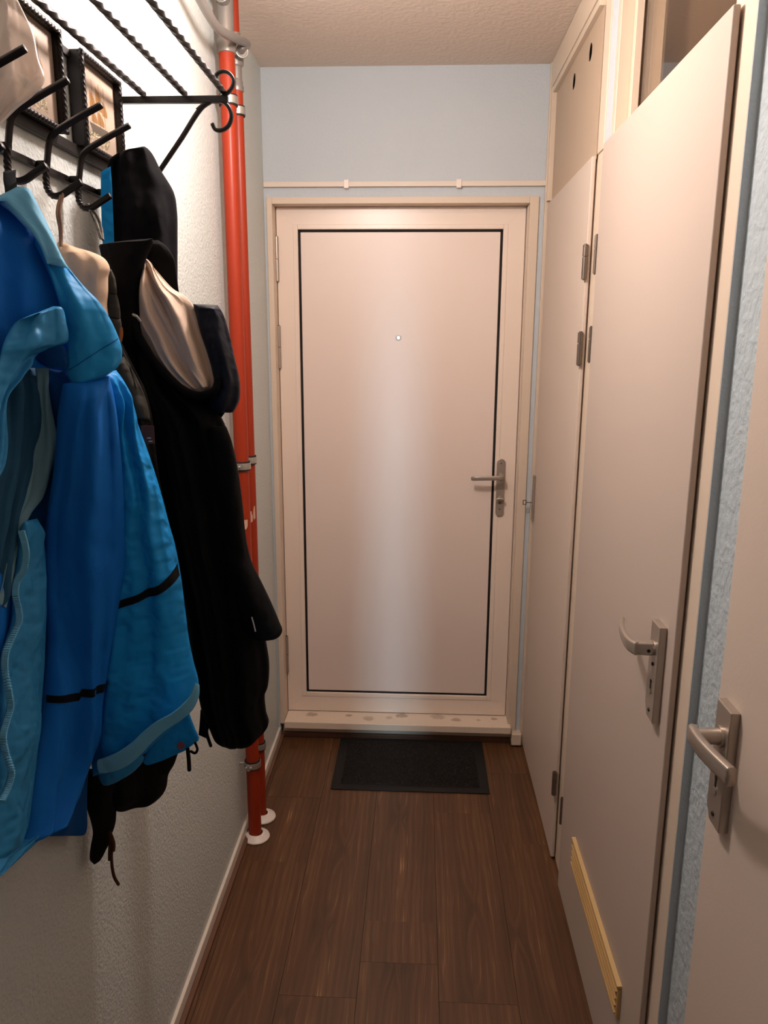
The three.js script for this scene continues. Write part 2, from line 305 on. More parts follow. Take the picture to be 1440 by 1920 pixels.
{ // overhead panel with two air holes
  const c = thing('overhead_cupboard_panel', 'dull cream overhead cupboard panel with two round air holes under the ceiling', 'panel', V(1.05, 2.106, 0.45));
  const s = new THREE.Shape([[0.1, 2.096], [0.799, 2.096], [0.799, 2.456], [0.1, 2.456]].map(([a, b]) => new THREE.Vector2(a, b)));
  for (const [z, y] of [onX(1076, 153, 1.024), onX(1107, 98, 1.024)].map((p) => [p.z, p.y])) { const h = new THREE.Path(); h.absarc(z, y, 0.0225, 0, 2 * Math.PI, true); s.holes.push(h); }
  const g = new THREE.ExtrudeGeometry(s, { depth: 0.0018, bevelEnabled: false, curveSegments: 20 });
  g.applyMatrix4(new THREE.Matrix4().set(0, 0, 1, 1.024, 0, 1, 0, 0, 1, 0, 0, 0, 0, 0, 0, 1)); g.index && g.setIndex([...g.index.array]);
  const p = g.attributes.position.array, nrm = g.attributes.normal.array, uvs = g.attributes.uv.array;   // the axis swap mirrors the faces: turn the triangles over
  for (let i = 0; i < p.length; i += 9) for (let k = 0; k < 3; k++) { [p[i + 3 + k], p[i + 6 + k]] = [p[i + 6 + k], p[i + 3 + k]]; [nrm[i + 3 + k], nrm[i + 6 + k]] = [nrm[i + 6 + k], nrm[i + 3 + k]]; }
  g.computeVertexNormals();
  part('board', g, M.panelCream, c);
}
{ // cupboard interior so that the air holes stay dark
  const c = structure('trim_4', 'back and sides of the cupboard behind the doors');
  part('back_board', box(1.5, 1.52, 0, H, 0.06, 0.93), M.panelCream, c); part('side_board', box(1.13, 1.5, 0, H, 0.868, 0.93), M.panelCream, c); part('side_board', box(1.13, 1.5, 0, H, 0.04, 0.06), M.panelCream, c); part('bottom_board', box(1.13, 1.5, -0.02, 0, 0.06, 0.868), M.panelCream, c);
}
function rebatedLeaf(d, z0, z1, y0, y1, mat) {               // leaf with an overlapping lip
  part('leaf', merged([rbox(FACE, WX - 0.0045, y0, y1, z0, z1, 0.003), box(WX - 0.005, 1.055, y0 + 0.004, y1 - 0.013, z0 + 0.016, z1 - 0.016)]), mat, d);
}
{ // door_2: cupboard door
  const d = structure('door_2', 'tall flat cream cupboard door beside the entrance', V(FACE, 0.012, 0.44));
  rebatedLeaf(d, 0.081, 0.797, 0.012, 2.104, M.doorPaintLit);
  for (const [y, h] of [[1.838, 0.088], [1.610, 0.088], [0.277, 0.078]]) hinge(d, V(1.011, y, 0.800), h, 0.0075, M.steelDark, 0.66);
  const b = part('handle_plate', rbox(1.004, FACE, 0.96, 1.135, 0.092, 0.114, 0.002), M.steel, d, 'slim steel key plate');
  part('key', merged([cyl(V(1.004, 1.030, 0.103), V(0.984, 1.030, 0.103), 0.0022, 0.0022, 10), ...[[0.970, 0.984, 1.0205, 1.0235], [0.970, 0.984, 1.0365, 1.0395], [0.970, 0.973, 1.0235, 1.0365], [0.981, 0.984, 1.0235, 1.0365]].map(([a, c, e, f]) => box(a, c, e, f, 0.1015, 0.1045))]), M.steelDark, d, 'small dark key in the lock');
}
{ // frame of bathroom door with transom
  const t = structure('trim_5', 'cream frame round the ventilated door and its transom window');
  part('jamb', rbox(WX, 1.13, 0, 2.11, 0.936, 0.958, 0.002), M.framePaint, t);
  part('jamb', rbox(WX - 0.002, 1.13, 2.11, H - 0.0005, 0.936, 0.968, 0.002), M.cream, t);
  part('jamb', rbox(WX - 0.001, 1.13, 0, H - 0.0005, 1.698, 1.7815, 0.002), M.framePaint, t);
  part('transom_bar', rbox(WX, 1.13, 2.092, 2.118, 0.9585, 1.6975, 0.002), M.framePaint, t);
  part('head', rbox(WX, 1.13, 2.50, H - 0.0005, 0.9685, 1.6975, 0.002), M.cream, t);
}
{ // window_1: transom
  const w = structure('window_1', 'fixed transom window above the ventilated door', V(1.07, 2.12, 1.33));
  part('glazing_bead', rbox(1.058, 1.076, 2.1185, 2.4995, 0.9685, 0.990, 0.002), M.cream, w); part('glazing_bead', rbox(1.058, 1.076, 2.1185, 2.4995, 1.676, 1.697, 0.002), M.cream, w);
  part('glazing_bead', rbox(1.058, 1.076, 2.1185, 2.136, 0.9905, 1.6755, 0.002), M.cream, w); part('glazing_bead', rbox(1.058, 1.076, 2.48, 2.4995, 0.9905, 1.6755, 0.002), M.cream, w);
  part('pane', box(1.078, 1.081, 2.1185, 2.4995, 0.969, 1.697), M.glass, w);
}
{ // room behind the ventilated door
  const r = structure('wall_bathroom', 'dim walls of the small room behind the transom window');
  part('tiled_wall', box(2.0, 2.1, 0, H, 0.80, 1.95), M.bathTile, r); part('tiled_wall', box(1.5, 2.0, 0, H, 0.83, 0.93), M.panelCream, r); part('tiled_wall', box(1.13, 2.0, 0, H, 1.80, 1.9), M.bathTile, r); part('tiled_floor', box(1.13, 2.0, -0.1, 0.0, 0.93, 1.8), M.bathTile, r);
}
{ // door_3: ventilated door
  const d = structure('door_3', 'flat cream door with a slatted vent near its foot', V(FACE, 0.012, 1.32));
  rebatedLeaf(d, 0.925, 1.731, 0.012, 2.104, M.doorPaint);
  for (const [y, h] of [[1.845, 0.092], [1.622, 0.088], [0.262, 0.085]]) hinge(d, V(1.0125, y, 0.9215), h, 0.0045, M.steelDark, 0.66);
  const v = part('vent_frame', merged([rbox(1.003, FACE, 0.305, 0.312, 1.115, 1.612, 0.001), rbox(1.008, FACE, 0.228, 0.234, 1.115, 1.612, 0.001), rbox(1.008, FACE, 0.2345, 0.3025, 1.115, 1.121, 0.001), rbox(1.006, FACE, 0.2345, 0.3025, 1.606, 1.612, 0.001)]), M.grille, d, 'yellowish vent frame');
  for (let k = 0; k < 4; k++) part('slat', rbox(1.002, 1.0142, 0.2365 + k * 0.0175, 0.2405 + k * 0.0175, 1.1215, 1.6055, 0.001), M.slatWood, v);
  part('vent_recess', box(1.0125, 1.0145, 0.2345, 0.3025, 1.1215, 1.6055), M.slatWood, v);
  leverSet(d, 1.668, -1, 'curved brushed steel lever on a long plate');
}
function leverSet(d, z, dir, label) {
  const w = 0.0225, b = 0.957, t = 1.137, x0 = FACE, th = 0.0105;
  const shape = extrude([[z - w, b + 0.018], [z - w + 0.012, b], [z + w, b], [z + w, t], [z - w, t]].map(([a, c]) => [dir < 0 ? a : a, c]), th, 0.0016);
  // lay the plate on the door: shape x -> z, shape depth -> -x
  shape.applyMatrix4(new THREE.Matrix4().set(0, 0, -1, x0 - 0.0016, 0, 1, 0, 0, 1, 0, 0, 0, 0, 0, 0, 1));
  const hp = part('handle_plate', shape, M.steel, d, 'long brushed steel handle plate');
  const xf = x0 - th - 0.003, cy = 1.092;
  for (const y of [1.062, 0.972]) part('screw', cyl(V(xf - 0.0002, y, z + 0.002), V(xf - 0.0022, y, z + 0.002), 0.0036, 0.003, 12), M.black, hp);
  part('keyhole', merged([cyl(V(xf, 1.028, z), V(xf - 0.0012, 1.028, z), 0.0035, 0.0035, 12), box(xf - 0.0012, xf, 1.012, 1.028, z - 0.0016, z + 0.0016)]), M.black, hp);
  part('lock_disc', cyl(V(xf, 1.008, z), V(xf - 0.002, 1.008, z), 0.0055, 0.0055, 14), M.zinc, hp);
  if (dir < 0) {
    part('lever', merged([cyl(V(xf + 0.002, cy, z), V(xf - 0.006, cy, z), 0.0135, 0.012), rod([V(xf - 0.003, cy, z), V(xf - 0.018, cy, z - 0.001), V(xf - 0.034, cy, z - 0.003)], () => [0.0105, 0.0125, 0], 20, 5),
      rod([V(xf - 0.031, cy, z + 0.006), V(xf - 0.039, cy, z - 0.014), V(xf - 0.0385, cy - 0.001, z - 0.055), V(xf - 0.032, cy - 0.002, z - 0.10), V(xf - 0.020, cy - 0.003, z - 0.142)], (t) => [0.0062 - 0.002 * t, 0.0125 - 0.0035 * t, 0], 50, 4)]), M.steel, d, label);
    part('set_screw', cyl(V(xf - 0.012, cy - 0.002, z + 0.0101), V(xf - 0.012, cy - 0.002, z + 0.0112), 0.0032, 0.0032, 12), M.black, d);
  } else {
    part('lever', merged([cyl(V(xf + 0.002, cy, z), V(xf - 0.004, cy, z), 0.0155, 0.015), cyl(V(xf - 0.002, cy, z), V(xf - 0.040, cy, z), 0.0118, 0.0105),
      rod([V(xf - 0.028, cy, z - 0.025), V(xf - 0.036, cy, z - 0.010), V(xf - 0.0385, cy, z + 0.018), V(xf - 0.035, cy, z + 0.055), V(xf - 0.026, cy, z + 0.105)], (t) => [0.0062 + 0.001 * t, 0.0045 + 0.0085 * Math.min(1, t * 3.2), 0], 50, 4)]), M.steel, d, label);
  }
}
{ // door_4: near door with its own frame
  const t = structure('trim_6', 'cream frame of the near door');
  part('jamb', rbox(WX - 0.001, 1.13, 0, 2.13, 1.9445, 1.966, 0.002), M.framePaint, t); part('jamb', rbox(WX - 0.001, 1.13, 0, 2.13, 2.745, 2.7995, 0.002), M.framePaint, t); part('head', rbox(WX - 0.001, 1.13, 2.092, 2.1295, 1.9665, 2.7445, 0.002), M.framePaint, t);
  const d = structure('door_4', 'flat cream door with a thick lever, next to the stippled wall strip', V(FACE, 0.012, 2.35));
  rebatedLeaf(d, 1.931, 2.765, 0.012, 2.104, M.doorPaintLit);
  leverSet(d, 1.985, 1, 'thick brushed steel lever on a long plate');
  for (const y of [1.845, 0.262]) hinge(d, V(1.0125, y, 2.769), 0.09, 0.0045, M.steelDark, 0.66);
}
{ // unseen rear end: gap, low lintel and high window shaped to throw the streak
  const w = structure('wall_near', 'plain wall at the rear end of the hallway'), x0 = SLIT - 0.04, x1 = SLIT + 0.04;
  part('plaster', box(-0.02, x0, 0, H, BACK, BACK + 0.1), M.wallBlue, w); part('plaster', box(x1 + 0.75, 1.13, 0, H, BACK, BACK + 0.1), M.wallBlue, w); part('plaster', box(x0, x1 + 0.75, 1.92, H, BACK, BACK + 0.1), M.wallBlue, w);
  const d = structure('unseen_door_5', 'unseen cream door at the rear end, its gap and low head shaped for the light streak', V(0.7, 0.005, BACK + 0.05));
  part('leaf', rbox(x1, x1 + 0.749, 0.005, 1.918, BACK + 0.03, BACK + 0.07), M.doorPaint, d);
  const r = structure('wall_rear_room', 'walls of the room behind the hallway');
  part('plaster', box(-1.1, -1.0, 0, H, BACK + 0.1, REAR), M.wallBlue, r); part('plaster', box(1.6, 1.7, 0, H, BACK + 0.1, REAR), M.wallBlue, r);
  part('plaster', box(-1.1, -0.02, 0, H, BACK, BACK + 0.1), M.wallBlue, r); part('plaster', box(1.13, 1.7, 0, H, BACK, BACK + 0.1), M.wallBlue, r);
  part('plaster', box(-1.1, WIN - 0.09, 0, H, REAR, REAR + 0.1), M.wallBlue, r); part('plaster', box(WIN + 0.09, 1.7, 0, H, REAR, REAR + 0.1), M.wallBlue, r); part('plaster', box(WIN - 0.09, WIN + 0.09, 2.5, H, REAR, REAR + 0.1), M.wallBlue, r); part('plaster', box(WIN - 0.09, WIN + 0.09, 0, 1.7, REAR, REAR + 0.1), M.wallBlue, r);
  part('rear_ceiling', box(-1.1, 1.7, H, H + 0.1, BACK + 0.12, REAR + 0.1), M.ceiling, r); part('rear_floor', box(-1.1, 1.7, -0.12, 0, BACK + 0.1, REAR + 0.1), M.trimWood, r);
  const g = structure('unseen_window_2', 'unseen narrow high window in the rear room, sized to throw the light streak', V(WIN, 1.7, REAR + 0.05)), glow = new THREE.Color().setRGB(0.50, 0.78, 1);
  part('pane', box(WIN - 0.09, WIN + 0.09, 1.7, 2.5, REAR + 0.04, REAR + 0.05), std({ color: '#dfe8ee', roughness: 0.9, emissive: glow.clone().multiplyScalar(4) }), g);
  const a = new THREE.RectAreaLight(glow, 330, 0.18, 0.8); a.name = 'streak_light'; a.position.set(WIN, 2.1, REAR + 0.03).sub(g.base); g.add(a); a.lookAt(WIN, 2.1, 0);  // area light set in the unseen window to throw the cool streak
}
{ // hanging lamp, just above the frame
  const l = thing('pendant_lamp', 'small opal globe lamp hanging from the hallway ceiling', 'lamp', V(LAMP_AT.x, H, LAMP_AT.z));
  part('ceiling_rose', lathe([[0.001, 0], [0.001, -0.022], [0.03, -0.02], [0.042, 0]], V(LAMP_AT.x, H, LAMP_AT.z)), M.whitePlastic, l);
  part('stem', cyl(V(LAMP_AT.x, LAMP_AT.y + 0.05, LAMP_AT.z), V(LAMP_AT.x, H - 0.015, LAMP_AT.z), 0.006), M.whitePlastic, l);
  part('lamp_globe', new THREE.SphereGeometry(0.055, 32, 20).translate(LAMP_AT.x, LAMP_AT.y, LAMP_AT.z), std({ color: '#fff6ea', roughness: 0.4, emissive: LAMP_COLOR.clone().multiplyScalar(8) }), l);
  const p = new THREE.PointLight(LAMP_COLOR, LAMP_POWER, 0, 2); p.name = 'lamp_light'; p.position.copy(LAMP_AT).sub(l.base); p.castShadow = true; p.shadow.radius = 2.7; l.add(p);
}
// ---------- doormat ----------
{
  const m = thing('doormat', 'black rectangular doormat with ribbed pile and flat rubber edge before the entrance door', 'mat', V(0.555, 0, 0.235));
  const a = V(0.262, 0, 0.066), b = V(0.851, 0, 0.44), r = 0.034;
  part('rubber_edge', rbox(a.x, b.x, 0.0002, 0.005, a.z, b.z, 0.002), M.rubber, m);
  part('pile_base', rbox(a.x + r, b.x - r, 0.004, 0.0075, a.z + r * 0.9, b.z - r, 0.002), M.pile, m);
  const tuft = new THREE.ConeGeometry(0.0022, 0.0065, 4), inst = new THREE.InstancedMesh(tuft, M.pile, 14000), rnd = lcg(404), o = new THREE.Object3D(), col = new THREE.Color();
  for (let i = 0; i < 14000; i++) { o.position.set(a.x + r + 0.003 + rnd() * (b.x - a.x - 2 * r - 0.006) - m.base.x, 0.009, a.z + r * 0.9 + 0.003 + rnd() * (b.z - a.z - 1.9 * r - 0.006) - m.base.z); o.rotation.set((rnd() - 0.5) * 1.3, rnd() * 3, (rnd() - 0.5) * 1.3); o.scale.setScalar(0.7 + rnd() * 0.7); o.updateMatrix(); inst.setMatrixAt(i, o.matrix); const k = rnd() < 0.14 ? 2.6 + rnd() * 1.5 : 0.7 + rnd() * 0.7; inst.setColorAt(i, col.setRGB(k, k, k)); }
  inst.name = 'pile'; inst.userData.kind = 'stuff'; shade(inst); m.add(inst);
}
// ---------- riser pipes ----------
const P1 = { x: 0.042, z: 0.732, r: 0.0212 }, P2 = { x: 0.042, z: 0.623, r: 0.0168 };
function clamp(parent, P, y, screwSide, dir = 1) {           // rubber-lined pipe clamp with bolt and wall stud
  const g = new THREE.Group(); g.name = 'clamp'; parent.add(g);
  part('rubber', lathe([[P.r + 0.0002, -0.0135], [P.r + 0.0042, -0.0135], [P.r + 0.0042, 0.0135], [P.r + 0.0002, 0.0135]], V(P.x, y, P.z)), M.rubber, g);
  part('band', lathe([[P.r + 0.0042, -0.0095], [P.r + 0.0058, -0.0095], [P.r + 0.0058, 0.0095], [P.r + 0.0042, 0.0095]], V(P.x, y, P.z)), M.zinc, g);
  part('stud', cyl(V(0.0, y, P.z), V(P.x - P.r - 0.004, y, P.z), 0.0035, 0.0035, 10), M.zinc, g);
  part('bolt', merged([rbox(P.x - 0.012, P.x - 0.002, y - 0.010, y + 0.010, P.z + P.r + 0.004, P.z + P.r + 0.013, 0.001), cyl(V(P.x - 0.016, y, P.z + P.r + 0.009), V(P.x + 0.004, y, P.z + P.r + 0.009), 0.0045, 0.0045, 6)]), M.zinc, g);
}
function rosette(parent, P) {
  part('floor_rosette', lathe([[P.r + 0.0005, 0.001], [0.043, 0.001], [0.0445, 0.004], [0.043, 0.0085], [0.034, 0.0115], [0.030, 0.018], [P.r + 0.0005, 0.020]], V(P.x + 0.004, 0, P.z)), M.whitePlastic, parent, 'white floor collar');
}
{
  const p = thing('heating_pipe', 'thicker orange-red riser pipe, nearer the coats, with grey coupling on top', 'pipe', V(P1.x, 0, P1.z));
  const yTop = onZ(420, 90, P1.z).y;
  part('pipe', cyl(V(P1.x, 0.0, P1.z), V(P1.x, yTop + 0.03, P1.z), P1.r, P1.r, 40), M.pipeRed, p, 'orange-red lacquered pipe');
  const b = p; rosette(b, P1);
  part('coupling', lathe([[P1.r, -0.014], [P1.r + 0.0045, -0.013], [P1.r + 0.0048, 0.010], [P1.r + 0.001, 0.02], [P1.r - 0.001, 0.02]], V(P1.x, yTop, P1.z)), M.greyPaint, p, 'grey painted coupling');
  part('tee', merged([cyl(V(P1.x, yTop + 0.02, P1.z), V(P1.x, H - 0.002, P1.z), P1.r + 0.001, P1.r + 0.001, 32), cyl(V(P1.x, yTop + 0.105, P1.z), V(P1.x + 0.004, yTop + 0.115, P1.z + 0.06), 0.0165, 0.0165, 24)]), M.greyPaint, p);
  for (let k = 0; k < 3; k++) { const t = new THREE.TorusGeometry(0.0165, 0.0028, 8, 24); t.translate(P1.x + 0.003, yTop + 0.110 + k * 0.001, P1.z + 0.046 + k * 0.008); part('ring', t, M.zinc, p); }
  part('branch_pipe', tube([V(P1.x + 0.003, yTop + 0.112, P1.z + 0.05), V(P1.x + 0.006, yTop + 0.120, P1.z + 0.2), V(P1.x + 0.006, yTop + 0.124, P1.z + 0.5), V(P1.x + 0.004, yTop + 0.125, 1.30), V(0.03, yTop + 0.125, 1.345), V(-0.02, yTop + 0.125, 1.36)], 0.0105, 60, 14), M.greyPaint, p, 'grey branch pipe');
  clamp(p, P1, onZ(428, 189, P1.z).y); clamp(p, P1, onZ(460, 873, P1.z).y); clamp(p, P1, onZ(472, 1431, P1.z).y);
}
{
  const p = thing('heating_pipe', 'thinner orange-red riser pipe, nearer the entrance door, with bent grey branch', 'pipe', V(P2.x, 0, P2.z));
  const y1 = onZ(447, 171, P2.z).y, y2 = onZ(447, 63, P2.z).y, yt = onZ(450, 104, P2.z).y;
  part('pipe', cyl(V(P2.x, 0.0, P2.z), V(P2.x, y1, P2.z), P2.r, P2.r, 36), M.pipeRed, p, 'orange-red lacquered pipe');
  part('pipe', cyl(V(P2.x, y2, P2.z), V(P2.x, H - 0.001, P2.z), 0.0125, 0.0125, 30), M.pipeRed, p);
  rosette(p, P2);
  part('coupling', lathe([[P2.r - 0.001, -0.002], [P2.r + 0.003, -0.001], [P2.r + 0.003, 0.012], [P2.r + 0.001, 0.014], [P2.r + 0.001, 0.022], [P2.r - 0.001, 0.03], [0.0155, 0.031]], V(P2.x, y1, P2.z)), M.greyPaint, p);
  part('tee', merged([cyl(V(P2.x, y1 + 0.025, P2.z), V(P2.x, y2, P2.z), 0.0158, 0.0158, 30), lathe([[0.016, -0.03], [0.0215, -0.024], [0.0215, 0.024], [0.016, 0.03]], V(P2.x, yt, P2.z)), cyl(V(P2.x + 0.005, yt, P2.z), V(P2.x + 0.028, yt - 0.003, P2.z + 0.045), 0.0165, 0.0175, 26)]), M.greyPaint, p);
  part('ring', (() => { const t = new THREE.TorusGeometry(0.0165, 0.0028, 8, 26); t.rotateY(0.5); t.translate(P2.x + 0.027, yt - 0.003, P2.z + 0.044); return t; })(), M.zinc, p);
  part('branch_pipe', tube([V(P2.x + 0.022, yt - 0.002, P2.z + 0.035), V(P2.x + 0.031, yt - 0.001, P2.z + 0.058), onX(463, 84, 0.078), onX(445, 73, 0.082), onX(425, 64, 0.078), onX(408, 52, 0.07), onX(395, 34, 0.066), onX(380, 8, 0.062), onX(362, -28, 0.06), onX(340, -70, 0.05), V(-0.02, 2.50, onX(335, -78, 0.05).z + 0.03)], 0.0108, 120, 16), M.greyPaint, p, 'bent grey branch pipe');
  clamp(p, P2, onZ(448, 209, P2.z).y); clamp(p, P2, onZ(474, 862, P2.z).y); clamp(p, P2, onZ(488, 1397, P2.z).y);
}
{ // tape scrap on the thinner pipe
  const t = thing('tape_scrap', 'torn beige paper tape stuck on the orange pipes', 'tape', V(P2.x, 1.1, P2.z));
  const curve = (pts, P, r) => { const s = new THREE.Shape(pts.map(([u, v]) => new THREE.Vector2(u, v))), g = new THREE.ExtrudeGeometry(s, { depth: 0.0008, bevelEnabled: false, curveSegments: 4 }), p = g.attributes.position; for (let i = 0; i < p.count; i++) { const a = p.getX(i) / r, rr = r + p.getZ(i); p.setXYZ(i, P.x + Math.sin(a) * rr, p.getY(i), P.z + Math.cos(a) * rr); } g.computeVertexNormals(); return g; };
  part('scrap', curve([[-0.013, 1.117], [0.016, 1.118], [0.0165, 1.078], [0.002, 1.064], [-0.001, 1.076], [0.000, 1.097], [-0.015, 1.105]], P2, P2.r + 0.0006), M.tape, t);
  part('scrap', curve([[0.004, 1.099], [0.017, 1.099], [0.0165, 1.080], [0.013, 1.072], [0.006, 1.068]], P1, P1.r + 0.0006), M.tape, t);
}
// ---------- coat rack ----------
const RZ = 1.463, HOOKS = [1.590, 1.698, 1.806, 1.914, 2.024, 2.134];
const shipPicture = (seed) => {
  const c = document.createElement('canvas'); c.width = 256; c.height = 288; const g = c.getContext('2d'), r = lcg(seed);
  g.fillStyle = '#a39182'; g.fillRect(0, 0, 256, 288);
  for (let i = 0; i < 160; i++) { g.fillStyle = `rgba(${130 + r() * 40},${118 + r() * 30},${96 + r() * 30},0.12)`; g.beginPath(); g.ellipse(40 + r() * 176, 40 + r() * 200, 6 + r() * 22, 4 + r() * 12, r() * 3, 0, 7); g.fill(); }
  g.fillStyle = '#51463a'; g.beginPath(); g.moveTo(62, 196); g.lineTo(196, 190); g.lineTo(178, 226); g.lineTo(84, 230); g.closePath(); g.fill();
  for (const [x, y, w, h] of [[76, 84, 40, 62], [118, 60, 48, 76], [162, 92, 34, 52], [82, 148, 38, 40], [124, 140, 46, 46]]) { g.fillStyle = '#7f5a30'; g.beginPath(); g.moveTo(x, y); g.quadraticCurveTo(x + w * 1.25, y + h * 0.5, x + w * 0.9, y + h); g.lineTo(x - 2, y + h); g.closePath(); g.fill(); g.strokeStyle = '#7d5a33'; g.lineWidth = 1.5; g.stroke(); for (let k = 1; k < 4; k++) { g.beginPath(); g.moveTo(x + w * 0.25 * k, y + 4); g.lineTo(x + w * 0.24 * k, y + h); g.stroke(); } }
  g.strokeStyle = '#4d3a26'; g.lineWidth = 2.5; for (const x of [92, 140, 176]) { g.beginPath(); g.moveTo(x, 44); g.lineTo(x, 198); g.stroke(); }
  for (let i = 0; i < 260; i++) { g.fillStyle = ['#6f6a4c', '#8a7c58', '#55503a', '#d8cbb0'][Math.floor(r() * 4)]; g.fillRect(56 + r() * 140, 222 + r() * 34 * (0.4 + r()), 2 + r() * 7, 2 + r() * 3); }
  const t = new THREE.CanvasTexture(c); t.colorSpace = THREE.SRGBColorSpace; return t;
};
{
  const k = thing('coat_rack', 'black wrought-iron coat rack with twisted hat-shelf bars, scroll bracket and ship pictures', 'coat rack', V(0, 1.85, 1.8));
  const ZE = 2.30;                                             // the rack goes on past the frame
  const sq = (h) => () => [h, h, 0.785];
  // wall plates and shelf brackets
  for (const z of [RZ, ZE]) {
    part('wall_post', rbox(0.0, 0.006, 1.86, 2.098, z - 0.008, z + 0.008, 0.001), M.iron, k);
    part('shelf_arm', rbox(0.004, 0.214, 2.054, 2.066, z - 0.005, z + 0.005, 0.001), M.iron, k);
    const brace = [onZ(418, 195, RZ), onZ(396, 189, RZ), onZ(378, 202, RZ), onZ(340, 260, RZ), onZ(305, 312, RZ), V(0.045, 1.895, RZ), V(0.006, 1.868, RZ)].map((p) => V(p.x, p.y, z));
    const scrollA = [[405, 184], [420, 180], [435, 164], [438, 150], [430, 138], [418, 134], [408, 138], [404, 147], [412, 158]].map(([u, v]) => { const p = onZ(u, v, RZ); return V(p.x, p.y, z); });
    const scrollB = [[370, 207], [385, 195], [402, 188], [420, 192], [431, 205], [434, 220], [428, 236], [416, 244], [404, 243], [398, 232]].map(([u, v]) => { const p = onZ(u, v, RZ); return V(p.x, p.y, z); });
    part('brace', rod(brace.slice(1), () => [0.0042, 0.0042, 0], 40), M.iron, k);
    part('scroll', rod(scrollA, () => [0.0045, 0.0032, 0], 60), M.iron, k);
    part('scroll', rod(scrollB, () => [0.0045, 0.0036, 0], 60), M.iron, k);
  }
  for (const x of [0.0535, 0.131, 0.206]) part('shelf_bar', rod([V(x, 2.073, RZ - 0.012), V(x, 2.073, ZE + 0.012)], (t) => [0.0049, 0.0049, t * 46], 420, 5, 16, true), M.iron, k, 'twisted square bar');
  part('hook_rail', rbox(0.003, 0.0105, 1.8735, 1.8835, 1.515, ZE, 0.001), M.iron, k);
  part('upper_rail', rbox(0.002, 0.008, 2.068, 2.080, RZ, ZE, 0.001), M.iron, k);
  part('picture_ledge', rbox(0.002, 0.012, 1.922, 1.938, 1.49, ZE, 0.001), M.iron, k);
  // framed ship pictures with twisted borders
  for (const [i, z0] of [[0, 1.492], [1, 1.728], [2, 1.964]].filter((v) => v[0] < 2)) {
    const z1 = z0 + 0.165, y0 = 1.938, y1 = 2.082, fr = new THREE.Group(); fr.name = 'picture'; k.add(fr);
    part('box_frame', merged([rbox(0.002, 0.024, y0, y1, z1 - 0.006, z1), rbox(0.002, 0.024, y0, y1, z0, z0 + 0.006), rbox(0.002, 0.024, y1 - 0.006, y1, z0 + 0.006, z1 - 0.006), rbox(0.002, 0.024, y0, y0 + 0.006, z0 + 0.006, z1 - 0.006)]), M.iron, fr);
    const tw = (a, b) => rod([a, b], (t) => [0.0036, 0.0036, t * 26], 80, 5, 10, true), x = 0.0245;
    part('twisted_border', merged([tw(V(x, y0, z0 + 0.003), V(x, y1, z0 + 0.003)), tw(V(x, y0, z1 - 0.003), V(x, y1, z1 - 0.003)), tw(V(x, y1 - 0.003, z0), V(x, y1 - 0.003, z1)), tw(V(x, y0 + 0.003, z0), V(x, y0 + 0.003, z1))]), M.iron, fr);
    const pg = new THREE.PlaneGeometry(z1 - z0 - 0.012, y1 - y0 - 0.012); pg.rotateY(Math.PI / 2); pg.translate(0.014, (y0 + y1) / 2, (z0 + z1) / 2);
    part('backing', box(0.003, 0.0135, y0 + 0.006, y1 - 0.006, z0 + 0.006, z1 - 0.006), M.black, fr);
    part('print', pg, std({ map: shipPicture(9 + i * 4), roughness: 0.35 }), fr, 'print of a brown sailing ship on cream ground');
  }
  // double hooks
  for (const z of HOOKS) {
    const s = (x, y, dz = 0) => V(x, y, z + dz);
    const path = (z < 1.6 ? [] : [s(0.112, 1.958), s(0.070, 1.938), s(0.036, 1.918)]).concat([s(0.030, 1.906), s(0.0255, 1.885), s(0.0215, 1.862), s(0.022, 1.846), s(0.030, 1.836), s(0.042, 1.837), s(0.058, 1.846), s(0.074, 1.855)]);
    part('hook', rod(path, (t) => [0.0042, 0.0042, 0.785 + (t > 0.42 && t < 0.72 ? (t - 0.42) * 40 : t >= 0.72 ? 12 : 0)], 120, 4.5, 14), M.iron, k, 'double coat hook with twisted shank');
    part('hook_mount', rbox(0.0105, 0.0225, 1.873, 1.884, z - 0.004, z + 0.004, 0.001), M.iron, k);
  }
}
